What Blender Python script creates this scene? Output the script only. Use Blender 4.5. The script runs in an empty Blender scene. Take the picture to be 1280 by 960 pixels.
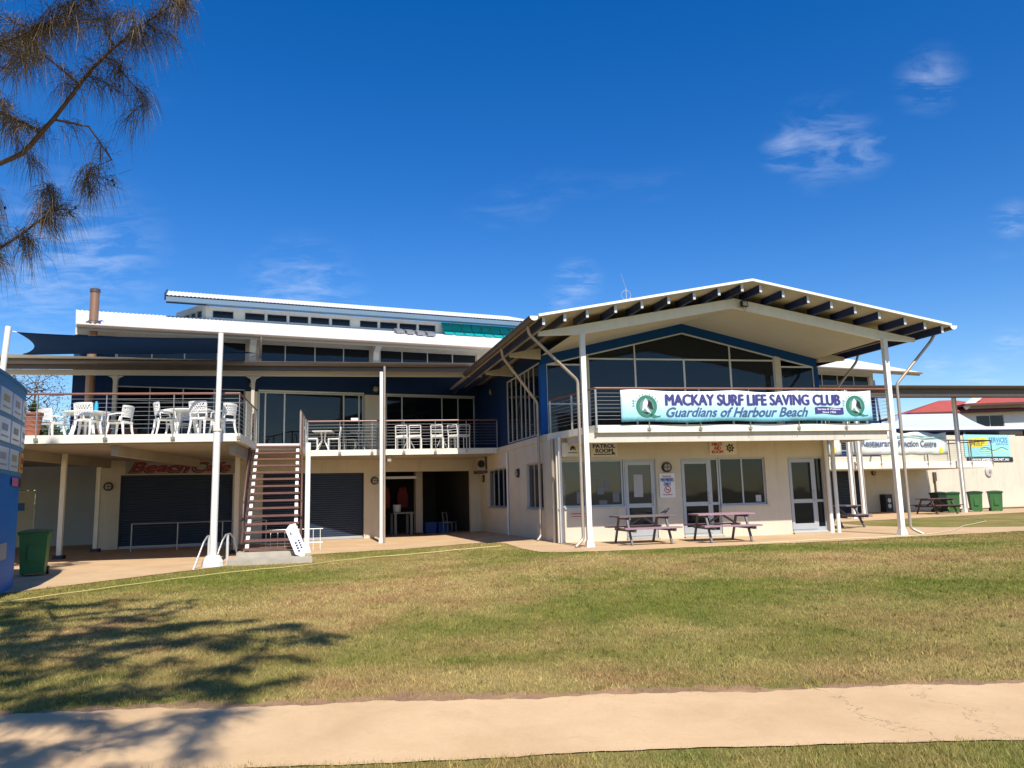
import bpy, math, random
import numpy as np
from mathutils import Vector, Matrix
R = math.radians
random.seed(7); RNG = np.random.default_rng(7)
SC = bpy.context.scene
COL = SC.collection

# ------------------------------------------------------------------ camera, sky, sun, exposure
cam_d = bpy.data.cameras.new('camera'); cam = bpy.data.objects.new('camera', cam_d); COL.objects.link(cam)
cam_d.sensor_width = 36.0; cam_d.lens = 27.0; cam_d.clip_start = 0.05; cam_d.clip_end = 5000
CAM = Vector((0, 0, 1.4)); PITCH = R(8.22); ROLL = R(1.398)
fw = Vector((0, math.cos(PITCH), math.sin(PITCH))); rt = Vector((1, 0, 0)); up = Vector((0, -math.sin(PITCH), math.cos(PITCH)))
rt2 = rt * math.cos(ROLL) - up * math.sin(ROLL); up2 = rt * math.sin(ROLL) + up * math.cos(ROLL)
cam.matrix_world = Matrix(((rt2.x, up2.x, -fw.x, CAM.x), (rt2.y, up2.y, -fw.y, CAM.y), (rt2.z, up2.z, -fw.z, CAM.z), (0, 0, 0, 1)))
SC.camera = cam

SUN_EL = R(49.8); SUN_AZ = R(164)          # azimuth of the sun from +Y towards +X (it stands behind the viewer)
sun_d = bpy.data.lights.new('sun', 'SUN'); sun = bpy.data.objects.new('sun', sun_d); COL.objects.link(sun)
sun_d.energy = 5.0; sun_d.angle = R(0.53); sun_d.color = (1.0, 0.94, 0.84)
SDIR = Vector((math.sin(SUN_AZ) * math.cos(SUN_EL), math.cos(SUN_AZ) * math.cos(SUN_EL), math.sin(SUN_EL)))
sun.rotation_euler = (-SDIR).to_track_quat('-Z', 'Y').to_euler(); sun.location = (0, -20, 30)

W = bpy.data.worlds.new('World'); SC.world = W; W.use_nodes = True
wn = W.node_tree.nodes; wl = W.node_tree.links; wn.clear()
def wnode(t, **k):
    n = wn.new(t)
    for a, b in k.items(): setattr(n, a, b)
    return n
w_out = wnode('ShaderNodeOutputWorld'); w_bg = wnode('ShaderNodeBackground'); w_bg.inputs[1].default_value = 0.078
w_sky = wnode('ShaderNodeTexSky', sky_type='NISHITA'); w_sky.sun_disc = False
w_sky.sun_elevation = SUN_EL; w_sky.sun_rotation = SUN_AZ; w_sky.altitude = 0
w_sky.air_density = 1.0; w_sky.dust_density = 0.25; w_sky.ozone_density = 3.0
w_hsv = wnode('ShaderNodeHueSaturation'); w_hsv.inputs['Saturation'].default_value = 1.42; w_hsv.inputs['Value'].default_value = 1.5; w_hsv.inputs['Hue'].default_value = 0.512
wl.new(w_sky.outputs[0], w_hsv.inputs['Color'])
# thin fair-weather clouds, a layer above the whole place: direction -> plane overhead -> stretched noise
w_tc = wnode('ShaderNodeTexCoord'); w_sep = wnode('ShaderNodeSeparateXYZ'); wl.new(w_tc.outputs['Generated'], w_sep.inputs[0])
w_zc = wnode('ShaderNodeMath', operation='ADD'); wl.new(w_sep.outputs[2], w_zc.inputs[0]); w_zc.inputs[1].default_value = 0.12
w_zm = wnode('ShaderNodeMath', operation='MAXIMUM'); wl.new(w_zc.outputs[0], w_zm.inputs[0]); w_zm.inputs[1].default_value = 0.05
w_dx = wnode('ShaderNodeMath', operation='DIVIDE'); wl.new(w_sep.outputs[0], w_dx.inputs[0]); wl.new(w_zm.outputs[0], w_dx.inputs[1])
w_dy = wnode('ShaderNodeMath', operation='DIVIDE'); wl.new(w_sep.outputs[1], w_dy.inputs[0]); wl.new(w_zm.outputs[0], w_dy.inputs[1])
w_cb = wnode('ShaderNodeCombineXYZ'); wl.new(w_dx.outputs[0], w_cb.inputs[0]); wl.new(w_dy.outputs[0], w_cb.inputs[1])
w_n1 = wnode('ShaderNodeTexNoise'); w_n1.inputs['Scale'].default_value = 0.9; w_n1.inputs['Detail'].default_value = 2.0
w_off = wnode('ShaderNodeVectorMath', operation='ADD'); w_off.inputs[1].default_value = (3.1, 8.4, 0.0)
wl.new(w_cb.outputs[0], w_off.inputs[0]); wl.new(w_off.outputs[0], w_n1.inputs['Vector'])
w_r1 = wnode('ShaderNodeMapRange'); wl.new(w_n1.outputs[0], w_r1.inputs[0])
w_r1.inputs[1].default_value = 0.60; w_r1.inputs[2].default_value = 0.80
w_map = wnode('ShaderNodeMapping'); w_map.inputs['Rotation'].default_value = (0, 0, R(35)); w_map.inputs['Scale'].default_value = (4.6, 7.5, 1)
wl.new(w_cb.outputs[0], w_map.inputs[0])
w_n2 = wnode('ShaderNodeTexNoise'); w_n2.inputs['Scale'].default_value = 1.5; w_n2.inputs['Detail'].default_value = 12.0
w_n2.inputs['Roughness'].default_value = 0.62; w_n2.inputs['Distortion'].default_value = 0.45; wl.new(w_map.outputs[0], w_n2.inputs['Vector'])
w_r2 = wnode('ShaderNodeMapRange'); wl.new(w_n2.outputs[0], w_r2.inputs[0]); w_r2.inputs[1].default_value = 0.42; w_r2.inputs[2].default_value = 0.78
CLOUDS = [(0.3681, 0.8416, 0.3953, 0.068), (0.3316, 0.8562, 0.3963, 0.04), (0.4066, 0.8318, 0.378, 0.04), (0.4598, 0.7756, 0.4325, 0.044), (0.0876, 0.959, 0.2695, 0.04), (0.0646, 0.9667, 0.2477, 0.028), (-0.4848, 0.8291, 0.2785, 0.12), (-0.5295, 0.8108, 0.2493, 0.1), (0.5413, 0.7934, 0.2785, 0.028), (0.4836, 0.8651, 0.1333, 0.024), (0.5204, 0.8454, 0.1201, 0.032), (0.5441, 0.8255, 0.15, 0.024), (-0.2575, 0.9348, 0.2445, 0.1)]
w_nrm = wnode('ShaderNodeVectorMath', operation='NORMALIZE'); wl.new(w_tc.outputs['Generated'], w_nrm.inputs[0]); w_acc = None
for cx_, cy_, cz_, cr_ in CLOUDS:
    d_ = wnode('ShaderNodeVectorMath', operation='DISTANCE'); wl.new(w_nrm.outputs[0], d_.inputs[0]); d_.inputs[1].default_value = (cx_, cy_, cz_)
    q_ = wnode('ShaderNodeMapRange', interpolation_type='SMOOTHSTEP'); wl.new(d_.outputs['Value'], q_.inputs[0]); q_.inputs[1].default_value = 0.0; q_.inputs[2].default_value = cr_; q_.inputs[3].default_value = 1.0; q_.inputs[4].default_value = 0.0
    if w_acc is None: w_acc = q_.outputs[0]
    else: x_ = wnode('ShaderNodeMath', operation='MAXIMUM'); wl.new(w_acc, x_.inputs[0]); wl.new(q_.outputs[0], x_.inputs[1]); w_acc = x_.outputs[0]
w_mm = wnode('ShaderNodeMath', operation='MAXIMUM'); wl.new(w_acc, w_mm.inputs[0]); wl.new(w_r1.outputs[0], w_mm.inputs[1])
w_mu = wnode('ShaderNodeMath', operation='MULTIPLY'); wl.new(w_mm.outputs[0], w_mu.inputs[0]); wl.new(w_r2.outputs[0], w_mu.inputs[1])
w_m8 = wnode('ShaderNodeMath', operation='MULTIPLY'); wl.new(w_mu.outputs[0], w_m8.inputs[0]); w_m8.inputs[1].default_value = 0.42
w_mix = wnode('ShaderNodeMix', data_type='RGBA'); wl.new(w_m8.outputs[0], w_mix.inputs[0]); wl.new(w_hsv.outputs[0], w_mix.inputs[6])
w_mix.inputs[7].default_value = (8.2, 9.2, 10.8, 1)
wl.new(w_mix.outputs[2], w_bg.inputs[0]); wl.new(w_bg.outputs[0], w_out.inputs[0])

SC.view_settings.view_transform = 'Standard'; SC.view_settings.look = 'None'
SC.view_settings.exposure = 0.42; SC.view_settings.gamma = 1.0
SC.cycles.max_bounces = 6; SC.cycles.diffuse_bounces = 4; SC.cycles.glossy_bounces = 3
SC.cycles.transparent_max_bounces = 8; SC.cycles.sample_clamp_indirect = 6
SC.cycles.use_denoising = True

# ------------------------------------------------------------------ materials
MATS = {}
def mat(name, col, rough=0.6, metal=0.0, var=0.10, vs=2.0, bump=0.0, bs=60.0, streak=0.0, dirt=(0.16, 0.11, 0.06), spec=0.5):
    if name in MATS: return MATS[name]
    m = bpy.data.materials.new(name); m.use_nodes = True; nt = m.node_tree; N = nt.nodes; L = nt.links
    b = N['Principled BSDF']; b.inputs['Roughness'].default_value = rough; b.inputs['Metallic'].default_value = metal
    b.inputs['Specular IOR Level'].default_value = spec
    geo = N.new('ShaderNodeNewGeometry')
    n1 = N.new('ShaderNodeTexNoise'); n1.inputs['Scale'].default_value = vs; n1.inputs['Detail'].default_value = 6; n1.inputs['Roughness'].default_value = 0.65
    L.new(geo.outputs['Position'], n1.inputs['Vector'])
    r = N.new('ShaderNodeMapRange'); r.inputs[1].default_value = 0.3; r.inputs[2].default_value = 0.7
    r.inputs[3].default_value = 1 - var; r.inputs[4].default_value = 1 + var * 0.6; L.new(n1.outputs[0], r.inputs[0])
    mul = N.new('ShaderNodeVectorMath'); mul.operation = 'SCALE'; mul.inputs[0].default_value = col[:3]; L.new(r.outputs[0], mul.inputs['Scale'])
    out = mul.outputs[0]
    if streak:
        mp = N.new('ShaderNodeMapping'); mp.inputs['Scale'].default_value = (5, 5, 0.35); L.new(geo.outputs['Position'], mp.inputs[0])
        n2 = N.new('ShaderNodeTexNoise'); n2.inputs['Scale'].default_value = 1.0; n2.inputs['Detail'].default_value = 7; n2.inputs['Roughness'].default_value = 0.7
        L.new(mp.outputs[0], n2.inputs['Vector'])
        r2 = N.new('ShaderNodeMapRange'); r2.inputs[1].default_value = 0.52; r2.inputs[2].default_value = 0.82; r2.inputs[4].default_value = streak
        L.new(n2.outputs[0], r2.inputs[0])
        mx = N.new('ShaderNodeMix'); mx.data_type = 'RGBA'; L.new(r2.outputs[0], mx.inputs[0]); L.new(out, mx.inputs[6]); mx.inputs[7].default_value = (*dirt, 1)
        out = mx.outputs[2]
    L.new(out, b.inputs['Base Color'])
    if bump:
        n3 = N.new('ShaderNodeTexNoise'); n3.inputs['Scale'].default_value = bs; n3.inputs['Detail'].default_value = 4; L.new(geo.outputs['Position'], n3.inputs['Vector'])
        bp = N.new('ShaderNodeBump'); bp.inputs['Strength'].default_value = bump; bp.inputs['Distance'].default_value = 0.02
        L.new(n3.outputs[0], bp.inputs['Height']); L.new(bp.outputs[0], b.inputs['Normal'])
    MATS[name] = m; return m

def glassy(name, col, rough=0.03, spec=0.36, wav=0.06):
    m = bpy.data.materials.new(name); m.use_nodes = True; N = m.node_tree.nodes; L = m.node_tree.links; b = N['Principled BSDF']
    b.inputs['Base Color'].default_value = (*col, 1); b.inputs['Roughness'].default_value = rough; b.inputs['Specular IOR Level'].default_value = spec
    geo = N.new('ShaderNodeNewGeometry'); n = N.new('ShaderNodeTexNoise'); n.inputs['Scale'].default_value = 1.3; n.inputs['Detail'].default_value = 1
    L.new(geo.outputs['Position'], n.inputs['Vector']); bp = N.new('ShaderNodeBump'); bp.inputs['Strength'].default_value = wav; bp.inputs['Distance'].default_value = 0.05
    L.new(n.outputs[0], bp.inputs['Height']); L.new(bp.outputs[0], b.inputs['Normal']); MATS[name] = m; return m

CREAM = mat('cream_render', (0.60, 0.545, 0.435), 0.85, var=0.08, vs=1.2, bump=0.12, bs=120, streak=0.26)
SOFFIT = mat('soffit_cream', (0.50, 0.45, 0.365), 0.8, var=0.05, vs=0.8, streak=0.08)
WHITE = mat('white_paint', (0.78, 0.77, 0.73), 0.45, var=0.06, vs=4, streak=0.24, dirt=(0.35, 0.22, 0.10))
SLABW = mat('slab_edge_paint', (0.80, 0.75, 0.62), 0.6, var=0.06, vs=3, streak=0.34, dirt=(0.36, 0.21, 0.10))
GREYW = mat('grey_wall', (0.42, 0.44, 0.46), 0.8, var=0.06, streak=0.1)
NAVY = mat('navy_cladding', (0.005, 0.026, 0.090), 0.55, var=0.12, vs=1.0, spec=0.2)
NAVYP = mat('navy_purlin', (0.012, 0.026, 0.10), 0.5, var=0.1)
BLUE = mat('blue_column', (0.005, 0.085, 0.34), 0.5, var=0.08, spec=0.2)
FRIEZE = mat('blue_frieze', (0.004, 0.052, 0.19), 0.5, var=0.08, spec=0.15)
SHUT = mat('shutter_blue', (0.018, 0.033, 0.065), 0.5, var=0.12, vs=1.5, streak=0.06)
GLASS = glassy('dark_glass', (0.006, 0.010, 0.016))
GLASSD = glassy('deep_glass', (0.004, 0.006, 0.010), spec=0.3)
GLASSP = glassy('patrol_glass', (0.020, 0.030, 0.042), spec=0.55)
TEALG = mat('teal_sheet', (0.006, 0.34, 0.35), 0.25, var=0.12, vs=1.0)
ALU = mat('grey_aluminium', (0.42, 0.44, 0.46), 0.42, metal=0.2, var=0.05)
ALUW = mat('pale_aluminium', (0.56, 0.57, 0.56), 0.42, metal=0.1, var=0.05)
STEEL = mat('stainless_steel', (0.52, 0.48, 0.42), 0.38, metal=0.75, var=0.1)
CABLE = mat('steel_cable', (0.40, 0.40, 0.40), 0.4, metal=0.5, var=0.05)
GUTTER = mat('gutter_bronze', (0.10, 0.075, 0.06), 0.42, metal=0.2, var=0.12, vs=1.5, streak=0.15, dirt=(0.30, 0.22, 0.15))
TANG = mat('gutter_tan', (0.46, 0.35, 0.25), 0.5, var=0.08, vs=2)
PIPE = mat('downpipe_galvanised', (0.46, 0.38, 0.30), 0.4, metal=0.45, var=0.14, vs=2, streak=0.2)
ROOFW = mat('roof_sheet_white', (0.74, 0.74, 0.75), 0.42, metal=0.1, var=0.05, vs=0.8, streak=0.06)
ROOFD = mat('roof_sheet_grey', (0.20, 0.20, 0.21), 0.5, metal=0.2, var=0.1)
BROWNS = mat('brown_steel', (0.13, 0.062, 0.042), 0.5, metal=0.1, var=0.18, vs=4)
HANDR = mat('handrail_timber', (0.22, 0.085, 0.055), 0.42, var=0.15, vs=5)
TREAD = mat('tread_timber', (0.155, 0.070, 0.052), 0.65, var=0.2, vs=6)
CONC = mat('concrete', (0.40, 0.36, 0.29), 0.9, var=0.18, vs=3, bump=0.2, bs=60, streak=0.15)
RES = mat('white_resin', (0.82, 0.81, 0.78), 0.35, var=0.03, vs=4)
BLACK = mat('black_plastic', (0.012, 0.012, 0.013), 0.45, var=0.1)
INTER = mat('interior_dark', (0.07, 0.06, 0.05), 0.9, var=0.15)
SAILM = mat('shade_cloth', (0.003, 0.026, 0.085), 0.95, var=0.12, vs=1.5, spec=0.1)
BING = mat('bin_green', (0.04, 0.15, 0.04), 0.5, var=0.12, vs=4)
BINL = mat('bin_lid_green', (0.03, 0.11, 0.04), 0.5, var=0.12, vs=4)
BIND = mat('bin_dark', (0.012, 0.035, 0.025), 0.5, var=0.1)
KIOSK = mat('kiosk_blue', (0.002, 0.17, 0.50), 0.5, var=0.10, vs=1.2, streak=0.10, dirt=(0.004, 0.10, 0.25), spec=0.15)
KIOSKT = mat('kiosk_teal', (0.02, 0.21, 0.42), 0.5, var=0.08, vs=1.2)
BARK = mat('bark', (0.10, 0.065, 0.045), 0.95, var=0.35, vs=9, bump=0.6, bs=30)
SIGNW = mat('sign_white', (0.78, 0.77, 0.73), 0.4, var=0.03, vs=3)
def ink(n, c): return mat('ink_' + n, c, 0.5, var=0.03)
I_NAVY = ink('navy', (0.02, 0.03, 0.16)); I_RED = ink('red', (0.42, 0.02, 0.03)); I_BLACK = ink('black', (0.015, 0.015, 0.02))
I_PURP = ink('violet', (0.050, 0.045, 0.20)); I_WHITE = ink('white', (0.8, 0.8, 0.8)); I_GREEN = ink('green', (0.03, 0.26, 0.16))
I_YEL = ink('yellow', (0.75, 0.62, 0.05)); I_CYAN = ink('cyan', (0.22, 0.66, 0.74)); I_BLUE = ink('blue', (0.03, 0.14, 0.42)); I_ORG = ink('orange', (0.68, 0.20, 0.02))
I_GREY = ink('grey', (0.30, 0.30, 0.30)); I_PINK = ink('pink', (0.55, 0.12, 0.3))

# ------------------------------------------------------------------ mesh helpers
class MB:
    def __init__(s): s.v = []; s.f = []
    def add(s, pts, faces):
        o = len(s.v); s.v += [tuple(p) for p in pts]; s.f += [tuple(i + o for i in f) for f in faces]
    def quad(s, a, b, c, d): s.add((a, b, c, d), ((0, 1, 2, 3),))
    def hexa(s, p):  # 8 points: bottom loop 0-3, top loop 4-7
        s.add(p, ((3, 2, 1, 0), (4, 5, 6, 7), (0, 1, 5, 4), (1, 2, 6, 5), (2, 3, 7, 6), (3, 0, 4, 7)))
    def box(s, F, a0, a1, b0, b1, z0, z1):
        s.hexa([F(a0, b0, z0), F(a1, b0, z0), F(a1, b1, z0), F(a0, b1, z0), F(a0, b0, z1), F(a1, b0, z1), F(a1, b1, z1), F(a0, b1, z1)])
    def bar(s, a, b, w, h, upv=(0, 0, 1)):
        a = Vector(a); b = Vector(b); d = (b - a).normalized(); upv = Vector(upv)
        if abs(d.dot(upv)) > 0.98: upv = Vector((0, 1, 0))
        x = d.cross(upv).normalized() * (w / 2); y = x.cross(d).normalized() * (h / 2)
        s.hexa([a - x - y, a + x - y, a + x + y, a - x + y, b - x - y, b + x - y, b + x + y, b - x + y])
    def tube(s, pts, r, n=8, cap=True):
        pts = [Vector(p) for p in pts]; rr = r if isinstance(r, (list, tuple)) else [r] * len(pts)
        o = len(s.v); prev = None
        for i, p in enumerate(pts):
            d = (pts[min(i + 1, len(pts) - 1)] - pts[max(i - 1, 0)])
            d = d.normalized() if d.length > 1e-9 else Vector((0, 0, 1))
            if prev is None:
                ref = Vector((0, 0, 1)) if abs(d.z) < 0.9 else Vector((0, 1, 0)); x = d.cross(ref).normalized()
            else:
                x = prev - d * prev.dot(d); x = x.normalized() if x.length > 1e-6 else d.orthogonal().normalized()
            prev = x; y = d.cross(x)
            for k in range(n):
                a = 2 * math.pi * k / n; s.v.append(tuple(p + (x * math.cos(a) + y * math.sin(a)) * rr[i]))
        for i in range(len(pts) - 1):
            for k in range(n):
                a = o + i * n + k; b = o + i * n + (k + 1) % n; s.f.append((a, b, b + n, a + n))
        if cap:
            s.f.append(tuple(o + k for k in reversed(range(n)))); s.f.append(tuple(o + (len(pts) - 1) * n + k for k in range(n)))
    def prism(s, lo, hi):
        n = len(lo); s.add(list(lo) + list(hi), [tuple(reversed(range(n))), tuple(range(n, 2 * n))] + [(i, (i + 1) % n, (i + 1) % n + n, i + n) for i in range(n)])
    def grid(s, P):  # P[i][j]
        o = len(s.v); m = len(P[0])
        for row in P: s.v += [tuple(p) for p in row]
        for i in range(len(P) - 1):
            for j in range(m - 1):
                a = o + i * m + j; s.f.append((a, a + 1, a + 1 + m, a + m))
    def disc(s, c, x, y, r, n=24, r0=0.0):
        c = Vector(c); x = Vector(x); y = Vector(y)
        P = [c + (x * math.cos(2 * math.pi * k / n) + y * math.sin(2 * math.pi * k / n)) * r for k in range(n)]
        if r0 <= 0: s.add(P, [tuple(range(n))]); return
        Q = [c + (x * math.cos(2 * math.pi * k / n) + y * math.sin(2 * math.pi * k / n)) * r0 for k in range(n)]
        s.add(P + Q, [(k, (k + 1) % n, (k + 1) % n + n, k + n) for k in range(n)])
    def lathe(s, c, prof, n=20, axis=None):
        c = Vector(c); q = (Vector(axis).to_track_quat('Z', 'Y') if axis is not None else None); o = len(s.v)
        for r, z in prof:
            for k in range(n):
                a = 2 * math.pi * k / n; p = Vector((r * math.cos(a), r * math.sin(a), z)); s.v.append(tuple(c + (q @ p if q else p)))
        for i in range(len(prof) - 1):
            for k in range(n):
                a = o + i * n + k; b = o + i * n + (k + 1) % n; s.f.append((a, b, b + n, a + n))
        s.f.append(tuple(o + k for k in reversed(range(n)))); s.f.append(tuple(o + (len(prof) - 1) * n + k for k in range(n)))

ORI = {}
def thing(name, label, cat, loc=(0, 0, 0), rz=0.0, group=None, local=False):
    o = bpy.data.objects.new(name, None); COL.objects.link(o); o.location = loc; o.rotation_euler = (0, 0, rz); o.empty_display_size = 0.2
    o['label'] = label; o['category'] = cat
    if group: o['group'] = group
    ORI[o.name] = Vector((0, 0, 0)) if local else Vector(loc)
    return o
def mesh_of(mb, name, origin=Vector((0, 0, 0))):
    me = bpy.data.meshes.new(name); ox, oy, oz = origin
    me.from_pydata([(x - ox, y - oy, z - oz) for x, y, z in mb.v], [], mb.f); me.update(); return me
def part(mb, name, m, parent=None, label=None, smooth=False, kind=None):
    org = ORI.get(parent.name, Vector((0, 0, 0))) if parent else Vector((0, 0, 0))
    me = mesh_of(mb, name, org); me.materials.append(m)
    if smooth:
        me.polygons.foreach_set('use_smooth', [True] * len(me.polygons))
        if smooth != 'all': me.set_sharp_from_angle(angle=R(40))
    o = bpy.data.objects.new(name, me); COL.objects.link(o)
    if parent: o.parent = parent; ORI[o.name] = org
    if label: o['label'] = label
    if kind: o['kind'] = kind
    return o
def single(mb, name, m, label, cat, group=None, smooth=False):
    o = part(mb, name, m, None, smooth=smooth); o['label'] = label; o['category'] = cat
    if group: o['group'] = group
    return o
def copy_tree(o, parent=None):
    c = o.copy(); COL.objects.link(c); c.parent = parent
    ORI[c.name] = ORI.get(o.name, Vector((0, 0, 0)))
    for ch in list(o.children): copy_tree(ch, c)
    return c
def place(o, loc, rz, label, first):
    c = o if first else copy_tree(o)
    c.location = loc; c.rotation_euler = (0, 0, rz); c['label'] = label; return c
LF = lambda a, b, z: (a, b, z)

def text(body, parent, m, o, r, u, w, h, name='lettering', bold=0.0, shear=0.0, dup=0.0):
    cu = bpy.data.curves.new('txt', 'FONT'); cu.body = body; cu.size = 1; cu.offset = bold; cu.shear = shear; cu.resolution_u = 3
    ob = bpy.data.objects.new('txt', cu); COL.objects.link(ob)
    dg = bpy.context.evaluated_depsgraph_get(); me = bpy.data.meshes.new_from_object(ob.evaluated_get(dg))
    bpy.data.objects.remove(ob); bpy.data.curves.remove(cu)
    n = len(me.vertices); co = np.zeros(n * 3); me.vertices.foreach_get('co', co); co = co.reshape(-1, 3)
    lo = co.min(0); hi = co.max(0); o = np.array(o); r = np.array(r); u = np.array(u)
    X = (co[:, 0] - lo[0]) / max(hi[0] - lo[0], 1e-6); Y = (co[:, 1] - lo[1]) / max(hi[1] - lo[1], 1e-6)
    P = o + np.outer((X - 0.5) * w, r) + np.outer((Y - 0.5) * h, u)
    org = np.array(ORI.get(parent.name, Vector((0, 0, 0)))); P = P - org
    me.vertices.foreach_set('co', P.ravel()); me.update(); me.materials.clear(); me.materials.append(m); me.name = name
    if dup:                                        # heavier strokes: the same outline laid again a little to the side
        nv = np.cross(r, u); fc = [tuple(q.vertices) for q in me.polygons]; V = []; Fc = []
        for i, (dx, dy) in enumerate(((-1, 0), (1, 0), (0, 0.5), (0, -0.5), (0, 0))): Fc += [tuple(k + len(P) * i for k in f) for f in fc]; V.append(P + r * dup * dx + u * dup * dy + nv * 0.0004 * i)
        me = bpy.data.meshes.new(name); me.from_pydata([tuple(q) for q in np.concatenate(V)], [], Fc); me.materials.append(m)
    t = bpy.data.objects.new(name, me); COL.objects.link(t); t.parent = parent; return t

# ------------------------------------------------------------------ frames
def frame(o, yu, yv):
    ux, uy = math.cos(R(yu)), math.sin(R(yu)); vx, vy = -math.sin(R(yv)), math.cos(R(yv))
    return lambda u, v, z: Vector((o[0] + u * ux + v * vx, o[1] + u * uy + v * vy, z))
A = frame((1.22, 22.45), 11.3, 14.3)          # gabled wing: u along its front, v back
M = frame((-10.15, 29.2), 23.5, 23.5)         # long main building: u along its front wall, v back
AU = Vector((math.cos(R(11.3)), math.sin(R(11.3)), 0)); AV = Vector((-math.sin(R(14.3)), math.cos(R(14.3)), 0))
MU = Vector((math.cos(R(23.5)), math.sin(R(23.5)), 0)); MV = Vector((-math.sin(R(23.5)), math.cos(R(23.5)), 0)); ZU = Vector((0, 0, 1))
S = lambda a, d, z: A(d, a, z)                # side wall of the wing: a runs back, d inwards

def sstep(a, b, x):
    t = min(1, max(0, (x - a) / (b - a))); return t * t * (3 - 2 * t)
def g(x, y):
    return -0.2 + (0.03 + 0.17 * sstep(-4, 1, x)) * sstep(7.5, 18, y)

# ------------------------------------------------------------------ ground
def ground_mat(name, fn):
    m = bpy.data.materials.new(name); m.use_nodes = True; fn(m.node_tree.nodes, m.node_tree.links, m.node_tree.nodes['Principled BSDF']); MATS[name] = m; return m
def nz(N, L, vec, scale, det=4, rough=0.6, dist=0.0):
    n = N.new('ShaderNodeTexNoise'); n.inputs['Scale'].default_value = scale; n.inputs['Detail'].default_value = det
    n.inputs['Roughness'].default_value = rough; n.inputs['Distortion'].default_value = dist; L.new(vec, n.inputs['Vector']); return n.outputs[0]
def mrange(N, L, x, a, b, c=0.0, d=1.0):
    r = N.new('ShaderNodeMapRange'); L.new(x, r.inputs[0])
    for i, k in enumerate((a, b, c, d)): r.inputs[i + 1].default_value = k
    return r.outputs[0]
def mixc(N, L, f, a, b):
    x = N.new('ShaderNodeMix'); x.data_type = 'RGBA'
    if isinstance(f, float): x.inputs[0].default_value = f
    else: L.new(f, x.inputs[0])
    for i, c in ((6, a), (7, b)):
        if isinstance(c, tuple): x.inputs[i].default_value = (*c, 1)
        else: L.new(c, x.inputs[i])
    return x.outputs[2]
def flatpos(N, L):
    geo = N.new('ShaderNodeNewGeometry'); v = N.new('ShaderNodeVectorMath'); v.operation = 'MULTIPLY'; v.inputs[1].default_value = (1, 1, 0)
    L.new(geo.outputs['Position'], v.inputs[0]); return v.outputs[0]
GREEN1 = (0.185, 0.185, 0.034); GREEN2 = (0.125, 0.145, 0.024); DRY1 = (0.370, 0.280, 0.105); DRY2 = (0.320, 0.200, 0.085)
def lawn_colour(N, L):
    p = flatpos(N, L)
    big = nz(N, L, p, 0.30, 4, 0.6, 0.6); med = nz(N, L, p, 1.5, 5, 0.65, 0.3); fine = nz(N, L, p, 14.0, 4, 0.7)
    fsum = N.new('ShaderNodeMath'); fsum.operation = 'MULTIPLY_ADD'; L.new(med, fsum.inputs[0]); fsum.inputs[1].default_value = 0.40; L.new(big, fsum.inputs[2])
    fs2 = N.new('ShaderNodeMath'); fs2.operation = 'MULTIPLY_ADD'; L.new(fine, fs2.inputs[0]); fs2.inputs[1].default_value = 0.50; L.new(fsum.outputs[0], fs2.inputs[2])
    acc = fs2.outputs[0]
    for (wx, wy, rx_, ry_, k_) in ((-2.4, 13.2, 2.6, 3.4, 0.16), (-0.9, 18.5, 2.0, 1.6, 0.10), (2.2, 16.5, 1.6, 2.0, 0.13), (6.5, 15.5, 3.0, 2.2, 0.10), (-5.6, 9.0, 2.0, 1.5, 0.07), (1.0, 7.0, 5.0, 0.6, 0.10), (4.0, 11.5, 3.2, 1.6, -0.12), (0.2, 10.2, 1.8, 1.2, -0.10), (5.5, 18.6, 6.0, 0.9, -0.20), (-5.5, 16.2, 3.0, 2.0, -0.12)):   # worn and well watered places
        d0 = N.new('ShaderNodeVectorMath'); d0.operation = 'SUBTRACT'; L.new(p, d0.inputs[0]); d0.inputs[1].default_value = (wx, wy, 0); d1 = N.new('ShaderNodeVectorMath'); d1.operation = 'DIVIDE'; L.new(d0.outputs[0], d1.inputs[0]); d1.inputs[1].default_value = (rx_, ry_, 1)
        d2 = N.new('ShaderNodeVectorMath'); d2.operation = 'LENGTH'; L.new(d1.outputs[0], d2.inputs[0]); q = mrange(N, L, d2.outputs['Value'], 0.2, 1.3, k_ * 1.75, 0.0); ad = N.new('ShaderNodeMath'); ad.operation = 'ADD'; L.new(acc, ad.inputs[0]); L.new(q, ad.inputs[1]); acc = ad.outputs[0]
    f = mrange(N, L, acc, 0.76, 1.16)
    gr = mixc(N, L, mrange(N, L, med, 0.35, 0.65), GREEN2, GREEN1)
    dr = mixc(N, L, mrange(N, L, nz(N, L, p, 0.8, 3), 0.4, 0.65), DRY1, DRY2)
    return mixc(N, L, f, gr, dr), p
def f_lawn(N, L, b):
    c, p = lawn_colour(N, L)
    fine = nz(N, L, p, 60, 3, 0.7)
    s = N.new('ShaderNodeVectorMath'); s.operation = 'SCALE'; L.new(c, s.inputs[0]); L.new(mrange(N, L, fine, 0.3, 0.7, 0.62, 1.2), s.inputs['Scale'])
    L.new(s.outputs[0], b.inputs['Base Color']); b.inputs['Roughness'].default_value = 0.95; b.inputs['Specular IOR Level'].default_value = 0.15
    bp = N.new('ShaderNodeBump'); bp.inputs['Strength'].default_value = 0.8; bp.inputs['Distance'].default_value = 0.03; L.new(nz(N, L, p, 38, 4, 0.7), bp.inputs['Height']); L.new(bp.outputs[0], b.inputs['Normal'])
LAWN = ground_mat('lawn', f_lawn)
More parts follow.
